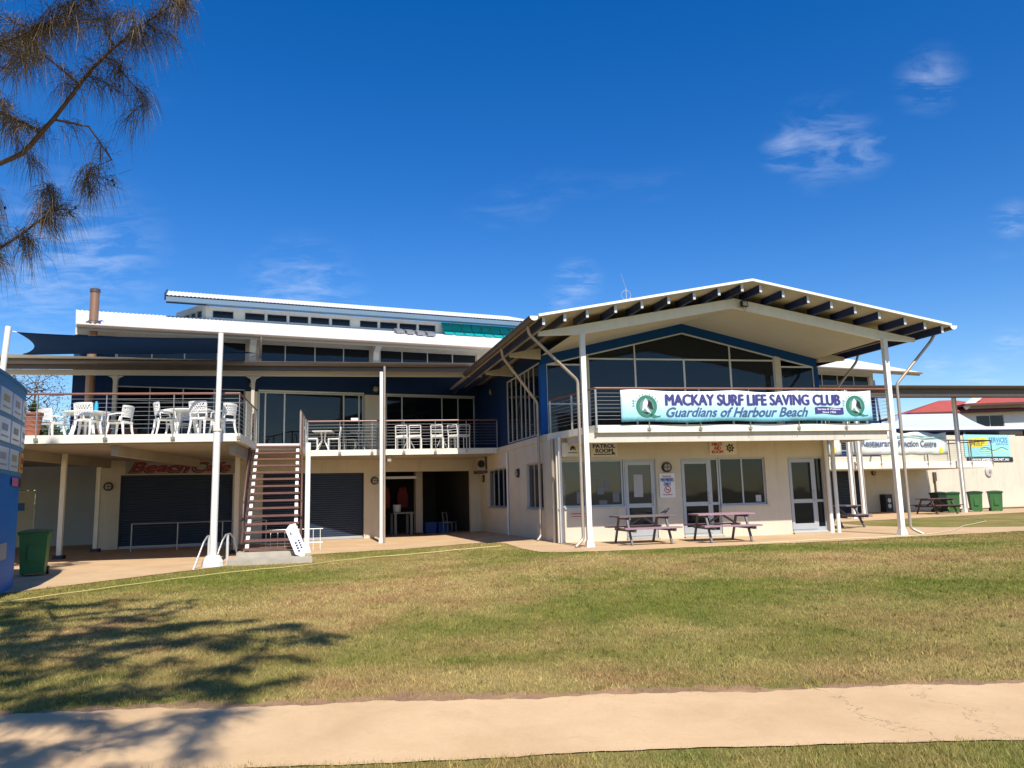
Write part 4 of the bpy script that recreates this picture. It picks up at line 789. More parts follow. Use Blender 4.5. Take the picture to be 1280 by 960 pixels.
for r_, (z0, z1) in enumerate(((3.10, 3.52), (2.58, 3.00), (2.08, 2.48))):
    for c_ in range(-2, 3):
        a = s0 - 0.15 + c_ * 1.04; b = a + 0.90
        if a < 0.05: continue
        mm = mat('board_orange', (0.62, 0.33, 0.07), 0.4) if (r_ == 2 and c_ == 1) else mat('board_pale', (0.62, 0.68, 0.74), 0.35, var=0.06)
        mb = MB(); rows = [[kpos(a + (b - a) * k / 6, z, 0.022) for k in range(7)] for z in (z0, z1)]; mb.grid(rows[::-1])
        rows2 = [[kpos(a + (b - a) * k / 6, z, -0.01) for k in range(7)] for z in (z0, z1)]
        for rr in (0, 1): mb.grid([rows[rr], rows2[rr]])
        mb.quad(rows[0][0], rows[1][0], rows2[1][0], rows2[0][0]); mb.quad(rows[0][6], rows[1][6], rows2[1][6], rows2[0][6])
        bo_ = part(mb, 'sponsor_board', mm, kk)
        pm = [mat('mark_sage', (0.20, 0.27, 0.24), 0.5), mat('mark_grey', (0.33, 0.34, 0.36), 0.5), mat('mark_steel', (0.22, 0.30, 0.40), 0.5), mat('mark_ochre', (0.40, 0.34, 0.16), 0.5)][(r_ * 3 + c_ * 2 + 5) % 4]
        if r_ == 2 and c_ == 1: pm = I_RED
        for (f0, f1, h0, h1) in ((0.2, 0.75, 0.45, 0.75), (0.15, 0.85, 0.18, 0.26)):
            mb = MB(); mb.grid([[kpos(a + (b - a) * (f0 + (f1 - f0) * k / 4), z0 + (z1 - z0) * h, 0.026) for k in range(5)] for h in (h1, h0)]); part(mb, 'printed_mark', pm, bo_)
for (a, b, mm) in ((s0 + 0.25, s0 + 0.95, I_PINK), (s0 + 0.95, s0 + 1.6, I_BLACK)): mb = MB(); mb.grid([[kpos(a + (b - a) * k / 4, z, 0.016) for k in range(5)] for z in (1.96, 1.80)]); part(mb, 'strip_sign', mm, kk)
mb = MB(); mb.grid([[kpos(s0 - 0.5 + 0.7 * k / 3, z, 0.01) for k in range(4)] for z in (0.75, 0.45)]); part(mb, 'vent_grille', I_GREY, kk)

# ------------------------------------------------------------------ wheelie bins
def make_bin(body, lid, label):
    t = thing('wheelie_bin', label, 'bin', local=True, group='wheelie bins outside the club'); mb = MB()
    lo = [(-0.235, -0.26, 0.06), (0.235, -0.26, 0.06), (0.235, 0.22, 0.06), (-0.235, 0.22, 0.06)]; hi = [(-0.28, -0.33, 0.95), (0.28, -0.33, 0.95), (0.28, 0.33, 0.95), (-0.28, 0.33, 0.95)]
    mb.prism(lo, hi); mb.box(LF, -0.30, 0.30, -0.35, 0.35, 0.93, 0.985); mb.box(LF, -0.10, 0.10, -0.325, -0.30, 0.35, 0.7); part(mb, 'body', body, t)
    mb = MB(); P = [[(x * 0.31, y * 0.37, 0.99 + 0.075 * (1 - 0.5 * x * x - 0.5 * (y if y > -0.9 else y * 1.3) ** 2)) for x in (-1, -0.6, 0, 0.6, 1)] for y in (-1, -0.7, -0.2, 0.3, 0.7, 1)]
    mb.grid(P); mb.box(LF, -0.315, 0.315, -0.375, 0.375, 0.975, 1.005); l = part(mb, 'lid', lid, t, smooth=True); mb = MB(); mb.tube([(-0.26, 0.40, 1.0), (0.26, 0.40, 1.0)], 0.018, 8); part(mb, 'handle', lid, l)
    for s in (-1, 1): mb = MB(); mb.lathe((s * 0.25, 0.25, 0.10), [(0.10, -0.03), (0.10, 0.03)], 16, (1, 0, 0)); part(mb, 'wheel', BLACK, t, smooth=True)
    return t
bn_ = make_bin(BING, BINL, ''); place(bn_, (-11.1, 18.05, g(-11.1, 18)), R(24), 'green wheelie bin beside the blue kiosk', True)
place(bn_, (24.25, 39.3, -0.02), R(-22), 'green wheelie bin furthest right, against the sunlit wall', False); place(bn_, (21.75, 38.6, -0.02), R(-30), 'green wheelie bin with a bright lid behind the far picnic table', False)
bd2 = make_bin(BING, BIND, ''); place(bd2, (23.2, 39.25, -0.02), R(-20), 'green wheelie bin with dark lid left of the sunlit one', True); bd3 = make_bin(BIND, BIND, ''); place(bd3, (21.6, 39.6, -0.02), R(8), 'dark wheelie bin hidden behind the green ones under the deck', True)

# ------------------------------------------------------------------ terrace furniture
def make_resin_chair(m):
    t = thing('terrace_chair', '', 'chair', local=True); mb = MB()
    P = [[(x, y, 0.44 + 0.02 * (abs(x) / 0.21) ** 2 + (0.015 if y < -0.15 else 0)) for x in (-0.23, -0.12, 0, 0.12, 0.23)] for y in (-0.22, -0.1, 0.05, 0.22)]
    mb.grid(P); mb.grid([[(x, y, z - 0.035) for x, y, z in r] for r in P][::-1]); mb.box(LF, -0.235, 0.235, -0.235, -0.215, 0.40, 0.46); mb.box(LF, -0.235, 0.235, 0.215, 0.235, 0.40, 0.46); part(mb, 'seat', m, t)
    mb = MB(); bk = lambda a, z: (a, 0.23 + 0.16 * (z - 0.44) - 0.10 * (abs(a) / 0.24) ** 2 * 0.6, z)   # the back curves round the sitter
    def strip(p, q, w, k=5):
        for i in range(k):
            a = [p[0] + (q[0] - p[0]) * i / k, p[1] + (q[1] - p[1]) * i / k]; b = [p[0] + (q[0] - p[0]) * (i + 1) / k, p[1] + (q[1] - p[1]) * (i + 1) / k]; mb.bar(bk(*a), bk(*b), w, 0.02, (0, 1, 0))
    strip((-0.24, 0.86), (0.24, 0.86), 0.06); strip((-0.235, 0.44), (-0.245, 0.88), 0.05); strip((0.235, 0.44), (0.245, 0.88), 0.05); strip((-0.24, 0.58), (0.24, 0.58), 0.04)
    for k in range(7): x = -0.25 + 0.07 * k; strip((max(x, -0.23), 0.60), (min(x + 0.14, 0.23), 0.84), 0.026, 2)
    for k in range(7): x = 0.25 - 0.07 * k; strip((min(x, 0.23), 0.60), (max(x - 0.14, -0.23), 0.84), 0.026, 2)
    part(mb, 'backrest', m, t)
    for sx_ in (-1, 1):
        for sy in (-1, 1):
            mb = MB(); mb.tube([(sx_ * 0.20, sy * 0.20, 0.43), (sx_ * 0.215, sy * 0.225, 0.22), (sx_ * 0.24, sy * 0.27, 0.0)], [0.036, 0.030, 0.022], 6); part(mb, 'leg', m, t)
        mb = MB(); mb.tube([(sx_ * 0.235, 0.22, 0.66), (sx_ * 0.265, 0.05, 0.66), (sx_ * 0.265, -0.17, 0.63), (sx_ * 0.245, -0.21, 0.44)], 0.022, 6); part(mb, 'armrest', m, t, smooth=True)
    return t
def make_round_table(r, h, m, legm):
    t = thing('round_table', '', 'table', local=True); mb = MB(); mb.lathe((0, 0, h - 0.045), [(r - 0.03, 0), (r, 0.012), (r, 0.035), (r - 0.015, 0.045)], 32); part(mb, 'tabletop', m, t, smooth=True)
    for k in range(4): a = math.pi / 4 + k * math.pi / 2; mb = MB(); mb.tube([(0.42 * r * math.cos(a), 0.42 * r * math.sin(a), h - 0.05), (0.55 * r * math.cos(a), 0.55 * r * math.sin(a), 0.35), (0.72 * r * math.cos(a), 0.72 * r * math.sin(a), 0)], [0.045, 0.04, 0.03], 8); part(mb, 'leg', legm, t, smooth=True)
    return t
ch = make_resin_chair(RES); ch['group'] = 'white resin chairs on the left terrace'
rx = lambda ratio, y: (ratio * y, y, FL + 0.001)
CHS = [(-0.604, 20.85, R(80), 'white lattice-back chair left of the leftmost round table'), (-0.556, 20.35, R(175), 'white lattice-back chair turning its back, in front of the leftmost table'), (-0.514, 21.05, R(-95), 'white lattice-back chair right of the leftmost round table'),
       (-0.551, 21.9, R(-10), 'white chair behind the leftmost round table'), (-0.455, 20.65, R(128), 'white lattice-back chair left of the table by the sail post'), (-0.406, 20.6, R(168), 'white lattice-back chair before the sail post table, back turned'),
       (-0.379, 21.1, R(-110), 'white chair partly behind the white sail post'), (-0.437, 21.95, R(-20), 'white chair behind the table by the sail post')]
for i, (q, y, rz, lb) in enumerate(CHS): place(ch, rx(q, y), rz, lb, i == 0)
tb = make_round_table(0.62, 0.74, RES, RES); tb['group'] = 'white round tables on the left terrace'
place(tb, rx(-0.558, 21.1), 0.2, 'white round table at the left end of the terrace', True); place(tb, rx(-0.427, 21.2), 0.5, 'white round table beside the white sail post', False)
mb = MB(); mb.lathe((-0.546 * 21.0, 21.0, FL + 0.742), [(0.05, 0), (0.05, 0.20), (0.03, 0.25), (0.03, 0.29)], 12); single(mb, 'drink_bottle', ink('cyan_bottle', (0.02, 0.35, 0.62)), 'bright blue bottle standing on the leftmost round table', 'bottle', smooth=True)
# slim metal chairs and cafe tables on the right terrace
def make_metal_chair(m):
    t = thing('cafe_chair', '', 'chair', local=True); mb = MB(); mb.box(LF, -0.22, 0.22, -0.21, 0.21, 0.44, 0.475); part(mb, 'seat', m, t)
    for s in (-1, 1):
        mb = MB(); mb.tube([(s * 0.215, 0.20, 0), (s * 0.215, 0.20, 0.46), (s * 0.215, 0.26, 0.88)], 0.021, 6); part(mb, 'leg', m, t, smooth=True); mb = MB(); mb.tube([(s * 0.215, -0.20, 0), (s * 0.215, -0.19, 0.45)], 0.02, 6); part(mb, 'leg', m, t, smooth=True)
    mb = MB(); mb.tube([(-0.215, 0.26, 0.88), (0.215, 0.26, 0.88)], 0.02, 6); mb.bar((-0.215, 0.205, 0.50), (0.215, 0.205, 0.50), 0.025, 0.06, (0, 0, 1))
    for z in (0.62, 0.72, 0.81): mb.tube([(-0.215, 0.21 + (z - 0.46) * 0.14, z), (0.215, 0.21 + (z - 0.46) * 0.14, z)], 0.008, 5)
    part(mb, 'backrest', m, t); return t
def make_square_table(m):
    t = thing('cafe_table', '', 'table', local=True); mb = MB(); mb.box(LF, -0.36, 0.36, -0.36, 0.36, 0.72, 0.75); part(mb, 'tabletop', m, t)
    for s in ((-1, -1), (1, -1), (1, 1), (-1, 1)): mb = MB(); mb.tube([(s[0] * 0.08, s[1] * 0.08, 0.72), (s[0] * 0.05, s[1] * 0.05, 0.4), (s[0] * 0.24, s[1] * 0.24, 0.0)], 0.018, 6); part(mb, 'leg', m, t, smooth=True)
    return t
mc = make_metal_chair(RES); mc['group'] = 'cafe chairs on the right terrace'
MCS = [(-0.262, 28.72, R(100), 'white cafe chair left of the table above the short post'), (-0.2335, 28.98, R(-82), 'white cafe chair right of the table above the short post'), (-0.1445, 29.05, R(178), 'white cafe chair with its back to the lawn, nearest the brown downpipe'),
       (-0.1275, 29.12, R(183), 'white cafe chair second from the brown downpipe, back to the lawn'), (-0.0990, 29.2, R(180), 'white cafe chair in the middle of the row by the rail'), (-0.0745, 29.35, R(150), 'white cafe chair near the wing end of the rail, turned'), (-0.066, 29.35, R(200), 'white cafe chair nearest the wing along the rail')]
for i, (q, y, rz, lb) in enumerate(MCS): place(mc, rx(q, y), rz, lb, i == 0)
GRYC = mat('grey_chair', (0.22, 0.23, 0.24), 0.5); gc = make_metal_chair(GRYC); gc['group'] = 'grey cafe chairs in the shade of the right terrace'
GCS = [(-0.212, 29.6, R(95), 'grey cafe chair in shade left of the grey table'), (-0.186, 29.9, R(-90), 'grey cafe chair in shade right of the grey table'), (-0.114, 30.35, R(0), 'grey cafe chair behind the white row, seen between two white chairs'), (-0.088, 30.5, R(0), 'grey cafe chair in shade behind the row, towards the wing')]
for i, (q, y, rz, lb) in enumerate(GCS): place(gc, rx(q, y), rz, lb, i == 0)
qt = make_square_table(RES); place(qt, rx(-0.2475, 28.95), 0.1, 'white square cafe table above the short white post', True); qt['group'] = 'square cafe tables on the right terrace'
gt = make_square_table(GRYC); gt['group'] = 'square cafe tables on the right terrace'
for i, (q, y, lb) in enumerate(((-0.200, 29.75, 'grey square cafe table in shade between the grey chairs'), (-0.136, 29.85, 'grey cafe table behind the two left white chairs of the row'), (-0.0935, 29.95, 'grey cafe table behind the right white chairs of the row'))): place(gt, rx(q, y), 0.15, lb, i == 0)
p_ = Vector((-0.2065 * 28.55, 28.5, FL + 1.09)); mb = MB(); mb.box(frame(p_, 9, 9), -0.13, 0.13, -0.04, 0.04, p_.z, p_.z + 0.09); single(mb, 'meter_box', SIGNW, 'small white box sitting on the terrace handrail', 'box')
# planters at the left end
def pot(x, y, h, r, label, lm):
    t = thing('potted_plant', label, 'plant pot', (x, y, FL), group='potted plants on the left terrace'); mb = MB(); mb.lathe((x, y, FL + 0.002), [(r * 0.7, 0), (r * 0.98, h * 0.9), (r * 1.06, h * 0.9), (r * 1.06, h), (r * 0.9, h)], 20); part(mb, 'pot', mat('terracotta', (0.30, 0.10, 0.055), 0.8, var=0.15), t, smooth=True)
    mb = MB(); rnd = random.Random(int(x * 100))
    for k in range(70):
        a = rnd.uniform(0, 6.28); l = rnd.uniform(0.25, 0.5); e = rnd.uniform(0.5, 1.4); d = Vector((math.cos(a) * math.cos(e), math.sin(a) * math.cos(e), math.sin(e))); s = Vector((-math.sin(a), math.cos(a), 0)) * 0.02; b = Vector((x, y, FL + h)); m_ = b + d * l * 0.6; tip = b + d * l - ZU * 0.12
        mb.add([b - s * 0.5, b + s * 0.5, m_ + s, m_ - s], [(0, 1, 2, 3)]); mb.add([m_ - s, m_ + s, tip], [(0, 1, 2)])
    part(mb, 'leaves', mat(lm, (0.06, 0.11, 0.03), 0.6, var=0.3, vs=8), t); return t
pot(-12.55, 19.95, 0.62, 0.24, 'terracotta pot at the far left end of the terrace rail', 'pot_leaf'); pot(-12.1, 22.6, 0.40, 0.22, 'bushy potted plant behind the leftmost round table', 'pot_leaf'); pot(-11.95, 23.9, 0.55, 0.2, 'potted plant near the flue under the verandah', 'pot_leaf')

# ------------------------------------------------------------------ picnic tables
def make_picnic(topm, seatm, legm):
    t = thing('picnic_table', '', 'picnic table', local=True)
    for k in range(5): y = -0.34 + 0.17 * k; mb = MB(); mb.box(LF, -0.80, 0.80, y - 0.078, y + 0.078, 0.715, 0.755); part(mb, 'tabletop_plank', topm, t)
    for s in (-1, 1):
        for k in (0, 1): y = s * (0.62 + 0.155 * k); mb = MB(); mb.box(LF, -0.80, 0.80, y - 0.07, y + 0.07, 0.415, 0.455); part(mb, 'seat_plank', seatm, t)
    for x in (-0.56, 0.56):
        for s in (-1, 1): mb = MB(); mb.bar((x, s * 0.30, 0.71), (x, s * 0.66, 0.0), 0.06, 0.05, (1, 0, 0)); part(mb, 'leg', legm, t)
        mb = MB(); mb.box(LF, x + 0.035, x + 0.085, -0.80, 0.80, 0.335, 0.41); part(mb, 'seat_bearer', legm, t); mb = MB(); mb.box(LF, x + 0.035, x + 0.085, -0.40, 0.40, 0.65, 0.712); part(mb, 'top_bearer', legm, t)
        mb = MB(); sgn = -1 if x > 0 else 1; mb.bar((x + sgn * -0.02, 0, 0.37), (x + sgn * 0.50, 0, 0.69), 0.05, 0.07, (0, 1, 0)); part(mb, 'brace', legm, t)
    return t
PB1 = mat('plank_grey_brown', (0.155, 0.125, 0.115), 0.7, var=0.25, vs=6); PMV = mat('plank_mauve', (0.29, 0.19, 0.22), 0.7, var=0.2, vs=6); PLG = mat('picnic_leg', (0.13, 0.115, 0.12), 0.6, var=0.15); PPK = mat('plank_pink', (0.36, 0.21, 0.25), 0.7, var=0.18, vs=6); PDK = mat('plank_dark', (0.085, 0.05, 0.05), 0.7, var=0.2, vs=5)
t1 = make_picnic(PB1, PMV, PLG); place(t1, (3.47, 21.35, 0.012), R(12), 'grey-brown topped picnic table with mauve seats by the patrol room door', True)
t2 = make_picnic(PPK, PMV, PLG); place(t2, (5.68, 21.52, 0.012), R(7), 'pink topped picnic table in front of the first aid room', True)
t3 = make_picnic(PB1, PB1, PLG); place(t3, (11.2, 27.2, 0.012), R(30), 'brown picnic table partly hidden behind the wing corner', True)
t4 = make_picnic(PDK, PDK, PDK); place(t4, (20.2, 37.35, 0.0), R(14), 'dark brown picnic table under the far deck by the bins', True)
for o in (t1, t2, t3, t4): o['group'] = 'picnic tables along the building'
# bird on the first table
bt = thing('bird', 'small dark bird perched on the end of the grey-brown picnic table', 'bird', (4.18, 21.62, 0.768)); mb = MB(); c = Vector((4.18, 21.62, 0.84))
mb.tube([c + Vector((-0.16, 0, -0.03)), c + Vector((-0.09, 0, -0.012)), c + Vector((-0.04, 0, 0)), c + Vector((0.02, 0, 0.025)), c + Vector((0.055, 0, 0.065)), c + Vector((0.075, 0, 0.085)), c + Vector((0.10, 0, 0.088)), c + Vector((0.125, 0, 0.08))], [0.008, 0.018, 0.038, 0.042, 0.026, 0.025, 0.018, 0.002], 10); part(mb, 'body', I_BLACK, bt, smooth=True)
for s in (-1, 1): mb = MB(); mb.tube([c + Vector((0, s * 0.015, -0.02)), (4.18, 21.62 + s * 0.015, 0.768)], 0.004, 5); part(mb, 'leg', I_BLACK, bt)

# ------------------------------------------------------------------ signs
NA = Vector((math.sin(R(11.3)), -math.cos(R(11.3)), 0)); NM = -MV
def board(name, label, o, r, n, w, h, m, th=0.015, cat='sign', group=None):
    t = thing(name, label, cat, o, group=group); mb = MB(); o = Vector(o); r = r * w / 2; u = ZU * h / 2; mb.hexa([o - r - u, o + r - u, o + r + u, o - r + u, o - r - u + n * th, o + r - u + n * th, o + r + u + n * th, o - r + u + n * th]); part(mb, 'panel', m, t); return t
def flat(t, m, o, r, n, pts, name='printed_mark', off=0.018):
    mb = MB(); mb.add([o + r * a + ZU * b + n * off for a, b in pts], [tuple(range(len(pts)))]); return part(mb, name, m, t)
def rect(a0, a1, b0, b1): return [(a0, b0), (a1, b0), (a1, b1), (a0, b1)]
def arch(t, o, r, n, cx, cz, k, m):
    P = [(-0.5, -0.35), (-0.5, 0.0), (-0.36, 0.3), (-0.1, 0.42), (0.2, 0.36), (0.42, 0.12), (0.52, -0.35), (0.34, -0.35), (0.24, 0.0), (0.12, -0.3), (0.0, -0.3), (0.02, 0.05), (-0.16, -0.3), (-0.3, -0.3), (-0.22, 0.08), (-0.3, -0.1), (-0.34, -0.35)]
    flat(t, m, o, r, n, [(cx + a * k, cz + b * k) for a, b in P])
SGN = mat('sign_cream', (0.70, 0.66, 0.55), 0.5, var=0.04)
o_ = A(1.47, -0.02, 2.66); t = board('patrol_sign', 'cream PATROL ROOM sign above the corner window', o_, AU, NA, 0.82, 0.42, SGN)
text('PATROL', t, I_NAVY, o_ + ZU * 0.105 + NA * 0.019, AU, ZU, 0.68, 0.115, dup=0.009); text('ROOM', t, I_NAVY, o_ - ZU * 0.035 + NA * 0.019, AU, ZU, 0.52, 0.115, dup=0.009)
flat(t, I_BLACK, o_, AU, NA, rect(-0.33, 0.20, -0.155, -0.125)); arch(t, o_, AU, NA, 0.28, -0.125, 0.12, I_BLACK)
o_ = A(0.42, -0.16, 2.66); t = board('sponsor_sign', 'cream sign with a small black arch emblem beside the corner pipe', o_, AU, NA, 0.56, 0.40, SGN); arch(t, o_, AU, NA, 0.05, 0.04, 0.17, I_BLACK); flat(t, I_BLACK, o_, AU, NA, rect(-0.10, 0.18, -0.10, -0.08))
o_ = A(5.25, -0.02, 2.66); t = board('first_aid_sign', 'FIRST AID ROOM sign with red letters and a round crest', o_, AU, NA, 0.88, 0.41, SGN)
for k, (w, s) in enumerate((('FIRST', 0.34), ('AID', 0.22), ('ROOM', 0.36))): text(w, t, I_RED, o_ - AU * 0.19 + ZU * (0.115 - 0.115 * k) + NA * 0.019, AU, ZU, s, 0.095, dup=0.008)
mb = MB(); c_ = o_ + AU * 0.23 + NA * 0.018; mb.disc(c_, AU, ZU, 0.105, 12, 0.06); mb.disc(c_ + NA * 0.001, AU, ZU, 0.04, 10)
for k in range(7): a = k * 0.9; mb.disc(c_ + (AU * math.cos(a) + ZU * math.sin(a)) * 0.115 + NA * 0.002, AU, ZU, 0.025, 8)
part(mb, 'crest', mat('crest_ink', (0.05, 0.035, 0.03), 0.6), t)
o_ = A(3.39, -0.02, 1.57); t = board('members_sign', 'white MEMBERS ONLY no smoking notice between two doors', o_, AU, NA, 0.48, 0.72, SIGNW)
text('FINANCIAL', t, I_RED, o_ + ZU * 0.265 + NA * 0.019, AU, ZU, 0.28, 0.05, bold=0.03); text('MEMBERS', t, I_BLUE, o_ + ZU * 0.165 + NA * 0.019, AU, ZU, 0.40, 0.10, dup=0.008); text('ONLY', t, I_BLUE, o_ + ZU * 0.04 + NA * 0.019, AU, ZU, 0.22, 0.10, dup=0.008); text('NO SMOKING', t, I_RED, o_ - ZU * 0.27 + NA * 0.019, AU, ZU, 0.30, 0.04, bold=0.03)
mb = MB(); c_ = o_ - ZU * 0.12 + NA * 0.018; mb.disc(c_, AU, ZU, 0.105, 20, 0.082); q = (AU * 0.7071 - ZU * 0.7071); w_ = (AU * 0.7071 + ZU * 0.7071) * 0.011; mb.quad(c_ - q * 0.085 - w_, c_ + q * 0.085 - w_, c_ + q * 0.085 + w_, c_ - q * 0.085 + w_); mb.quad(c_ - AU * 0.055 - ZU * 0.012, c_ + AU * 0.055 - ZU * 0.012, c_ + AU * 0.055 + ZU * 0.006, c_ - AU * 0.055 + ZU * 0.006); part(mb, 'no_smoking_symbol', I_RED, t)
o_ = A(0.62, -0.022, 0.78); t = thing('wall_notice', 'small red lettered notice on the wing wall under the corner window', 'notice', o_); flat(t, I_RED, o_, AU, NA, rect(-0.22, 0.22, 0.02, 0.05), off=0.02); flat(t, I_RED, o_, AU, NA, rect(-0.2, 0.2, -0.05, -0.03), off=0.02); flat(t, CREAM, o_, AU, NA, rect(-0.25, 0.25, -0.09, 0.08), name='panel', off=0.015)
# cafe sign
o_ = M(-2.2, -0.03, 2.715); t = board('cafe_sign', 'white Beach Cafe sign with red script over the roller shutter', o_, MU, NM, 3.75, 0.50, mat('cafe_board', (0.30, 0.29, 0.28), 0.6))
for k, (w, cx, wd) in enumerate((('Beach', -0.72, 2.05), ('Cafe', 1.02, 1.35))):
    text(w, t, I_BLACK, o_ + MU * (cx - 0.05) - ZU * 0.02 + NM * 0.018, MU, ZU, wd, 0.42, bold=0.05, shear=0.35); text(w, t, mat('ink_pinkedge', (0.36, 0.20, 0.20), 0.6), o_ + MU * cx + ZU * 0.0 + NM * 0.021, MU, ZU, wd, 0.40, bold=0.035, shear=0.35); text(w, t, mat('ink_dullred', (0.24, 0.018, 0.028), 0.6), o_ + MU * cx + NM * 0.024, MU, ZU, wd - 0.05, 0.36, bold=0.018, shear=0.35)
# main banner
def f_banner(N, L, b):
    geo = N.new('ShaderNodeNewGeometry'); s = N.new('ShaderNodeSeparateXYZ'); L.new(geo.outputs['Position'], s.inputs[0])
    L.new(mixc(N, L, mrange(N, L, s.outputs[2], 3.28, 3.98), (0.20, 0.60, 0.76), (0.72, 0.78, 0.82)), b.inputs['Base Color']); b.inputs['Roughness'].default_value = 0.5
    mp = N.new('ShaderNodeMapping'); mp.inputs['Scale'].default_value = (1.6, 1.6, 0.5); mp.inputs['Rotation'].default_value = (0.3, 0.5, 0); L.new(geo.outputs['Position'], mp.inputs[0]); bp_ = N.new('ShaderNodeBump'); bp_.inputs['Strength'].default_value = 0.55; bp_.inputs['Distance'].default_value = 0.12; L.new(nz(N, L, mp.outputs[0], 1.6, 3, 0.55, 0.6), bp_.inputs['Height']); L.new(bp_.outputs[0], b.inputs['Normal'])
BAN = ground_mat('banner_print', f_banner)
BU0, BU1 = 1.20, 8.80; BW_ = lambda u, z: A(u, -2.13 - 0.004 * math.sin(u * 2.3) - 0.003 * math.sin(z * 7 + u), z); mb = MB()
edge = lambda u: 0.02 * math.sin((u - 1.2) * 4.1) * 0.5 + 0.03 * ((u - 5) / 3.8) ** 2
rows = [[BW_(BU0 + (BU1 - BU0) * k / 48, (3.27 + 0.02 * math.sin(k * 0.4)) + (0.84 + edge(BU0 + (BU1 - BU0) * k / 48)) * j / 6) for k in range(49)] for j in range(7)]
mb.grid(rows); bt_ = thing('club_banner', 'long white and aqua club name banner tied to the balcony rail', 'banner', A(5, -2.1, 3.3)); bo_ = part(mb, 'cloth', BAN, bt_, smooth='all'); md = bo_.modifiers.new('t', 'SOLIDIFY'); md.thickness = 0.004; md.offset = 1
bp = lambda u, z: A(u, -2.146, z); BN = NA * 0.001
text('MACKAY SURF LIFE SAVING CLUB', bt_, I_PURP, bp(5.14, 3.875), AU, ZU, 5.30, 0.30, dup=0.022); text('Guardians of Harbour Beach', bt_, mat('ink_slate', (0.055, 0.10, 0.22), 0.5), bp(4.62, 3.535), AU, ZU, 4.25, 0.26, dup=0.012, shear=0.4)
mb = MB(); mb.grid([[bp(6.98 + 0.9 * k / 8, 3.47 + 0.02 * math.sin(k * 0.75) + 0.19 * j) for k in range(9)] for j in (0, 1)]); rb = part(mb, 'ribbon', I_PURP, bt_)
text('Service & Vigilance', rb, I_WHITE, A(7.42, -2.150, 3.60), AU, ZU, 0.72, 0.065, bold=0.02); text('Since 1926', rb, I_WHITE, A(7.42, -2.150, 3.52), AU, ZU, 0.42, 0.055, bold=0.02)
for cu in (1.93, 8.27):
    c_ = bp(cu, 3.70); mb = MB(); mb.disc(c_, AU, ZU, 0.30, 32, 0.20); mb.add([c_ + AU * a + ZU * b for a, b in ((0.12, -0.2), (0.30, -0.27), (0.40, -0.25), (0.38, -0.29), (0.22, -0.31), (0.06, -0.27))], [(0, 1, 2, 3, 4, 5)]); part(mb, 'emblem', mat('ink_deepgreen', (0.035, 0.19, 0.13), 0.5), bt_)
    mb = MB(); mb.disc(c_ + NA * 0.001, AU, ZU, 0.205, 28); part(mb, 'emblem', mat('ink_palegreen', (0.13, 0.27, 0.23), 0.5), bt_)
    for m_, P in ((I_WHITE, [(-0.13, -0.13), (-0.10, 0.10), (-0.02, 0.22), (0.05, 0.10), (0.0, -0.02), (0.12, -0.19), (0.05, -0.19), (-0.05, -0.05)]), (I_BLACK, [(0.02, 0.02), (0.06, 0.18), (0.15, 0.10), (0.19, -0.10), (0.10, -0.08)]), (I_BLACK, [(-0.16, -0.14), (-0.02, -0.16), (0.10, -0.17), (0.0, -0.22)])): mb = MB(); mb.add([c_ + NA * (0.002 if m_ is I_WHITE else 0.0025) + AU * a + ZU * b for a, b in P], [tuple(range(len(P)))]); part(mb, 'emblem', m_, bt_)
    mb = MB()
    for k in range(9): a = 0.4 + k * 0.29; mb.disc(c_ + (AU * math.cos(a) + ZU * math.sin(a)) * 0.345, AU, ZU, 0.018, 6)
    for k in range(3): mb.add([c_ + AU * x + ZU * y for x, y in ((-0.42, 0.02 + 0.07 * k - 0.02), (-0.34, 0.0 + 0.07 * k), (-0.36, 0.05 + 0.07 * k))], [(0, 1, 2)])
    part(mb, 'emblem', mat('ink_greygreen', (0.22, 0.38, 0.36), 0.5), bt_)
# banners on the far deck rail
def deck_banner(u0, u1, label, words):
    t = thing('deck_banner', label, 'banner', M(u0, DV, 2.9), group='banners on the far deck rail'); mb = MB(); n_ = 20
    mb.grid([[M(u0 + (u1 - u0) * k / n_, DV - 0.07 - 0.02 * math.sin(k * 1.1), 2.86 + (1.10 + 0.05 * math.sin(k * 0.9 + u0)) * j / 5 + 0.02 * math.sin(k * 1.7)) for k in range(n_ + 1)] for j in range(6)]); b = part(mb, 'cloth', mat('deck_banner_print', (0.62, 0.66, 0.62), 0.6, var=0.18, vs=1.2), t, smooth='all'); md = b.modifiers.new('t', 'SOLIDIFY'); md.thickness = 0.004
    for w, c, wd in words: text(w, t, ink('dullblue', (0.10, 0.13, 0.22)), M(c, DV - 0.105, 3.42), MU, ZU, wd, 0.32, bold=0.02)
    for k in range(2):
        mb = MB(); mb.grid([[M(u0 + 0.2 + (u1 - u0 - 0.4) * i / 20, DV - 0.102 - 0.001 * k, 3.72 + 0.06 * math.sin(i * 0.6 + k * 2) + 0.05 * j) for i in range(21)] for j in (0, 1)]); part(mb, 'printed_mark', mat('ink_wave%d' % k, ((0.15, 0.42, 0.52), (0.45, 0.58, 0.50))[k], 0.5), t)
    mb = MB(); mb.disc(M(u1 - 0.5, DV - 0.104, 3.08), MU, ZU, 0.14, 14); part(mb, 'printed_mark', I_YEL, t); return t
deck_banner(23.6, 25.9, 'pale banner on the deck rail just right of the wing corner', (('ery', 25.2, 0.55),)); deck_banner(26.6, 33.0, 'long pale Restaurant and Function Centre banner on the far deck rail', (('Restaurant', 28.2, 2.1), ('Function Centre', 30.9, 2.6)))
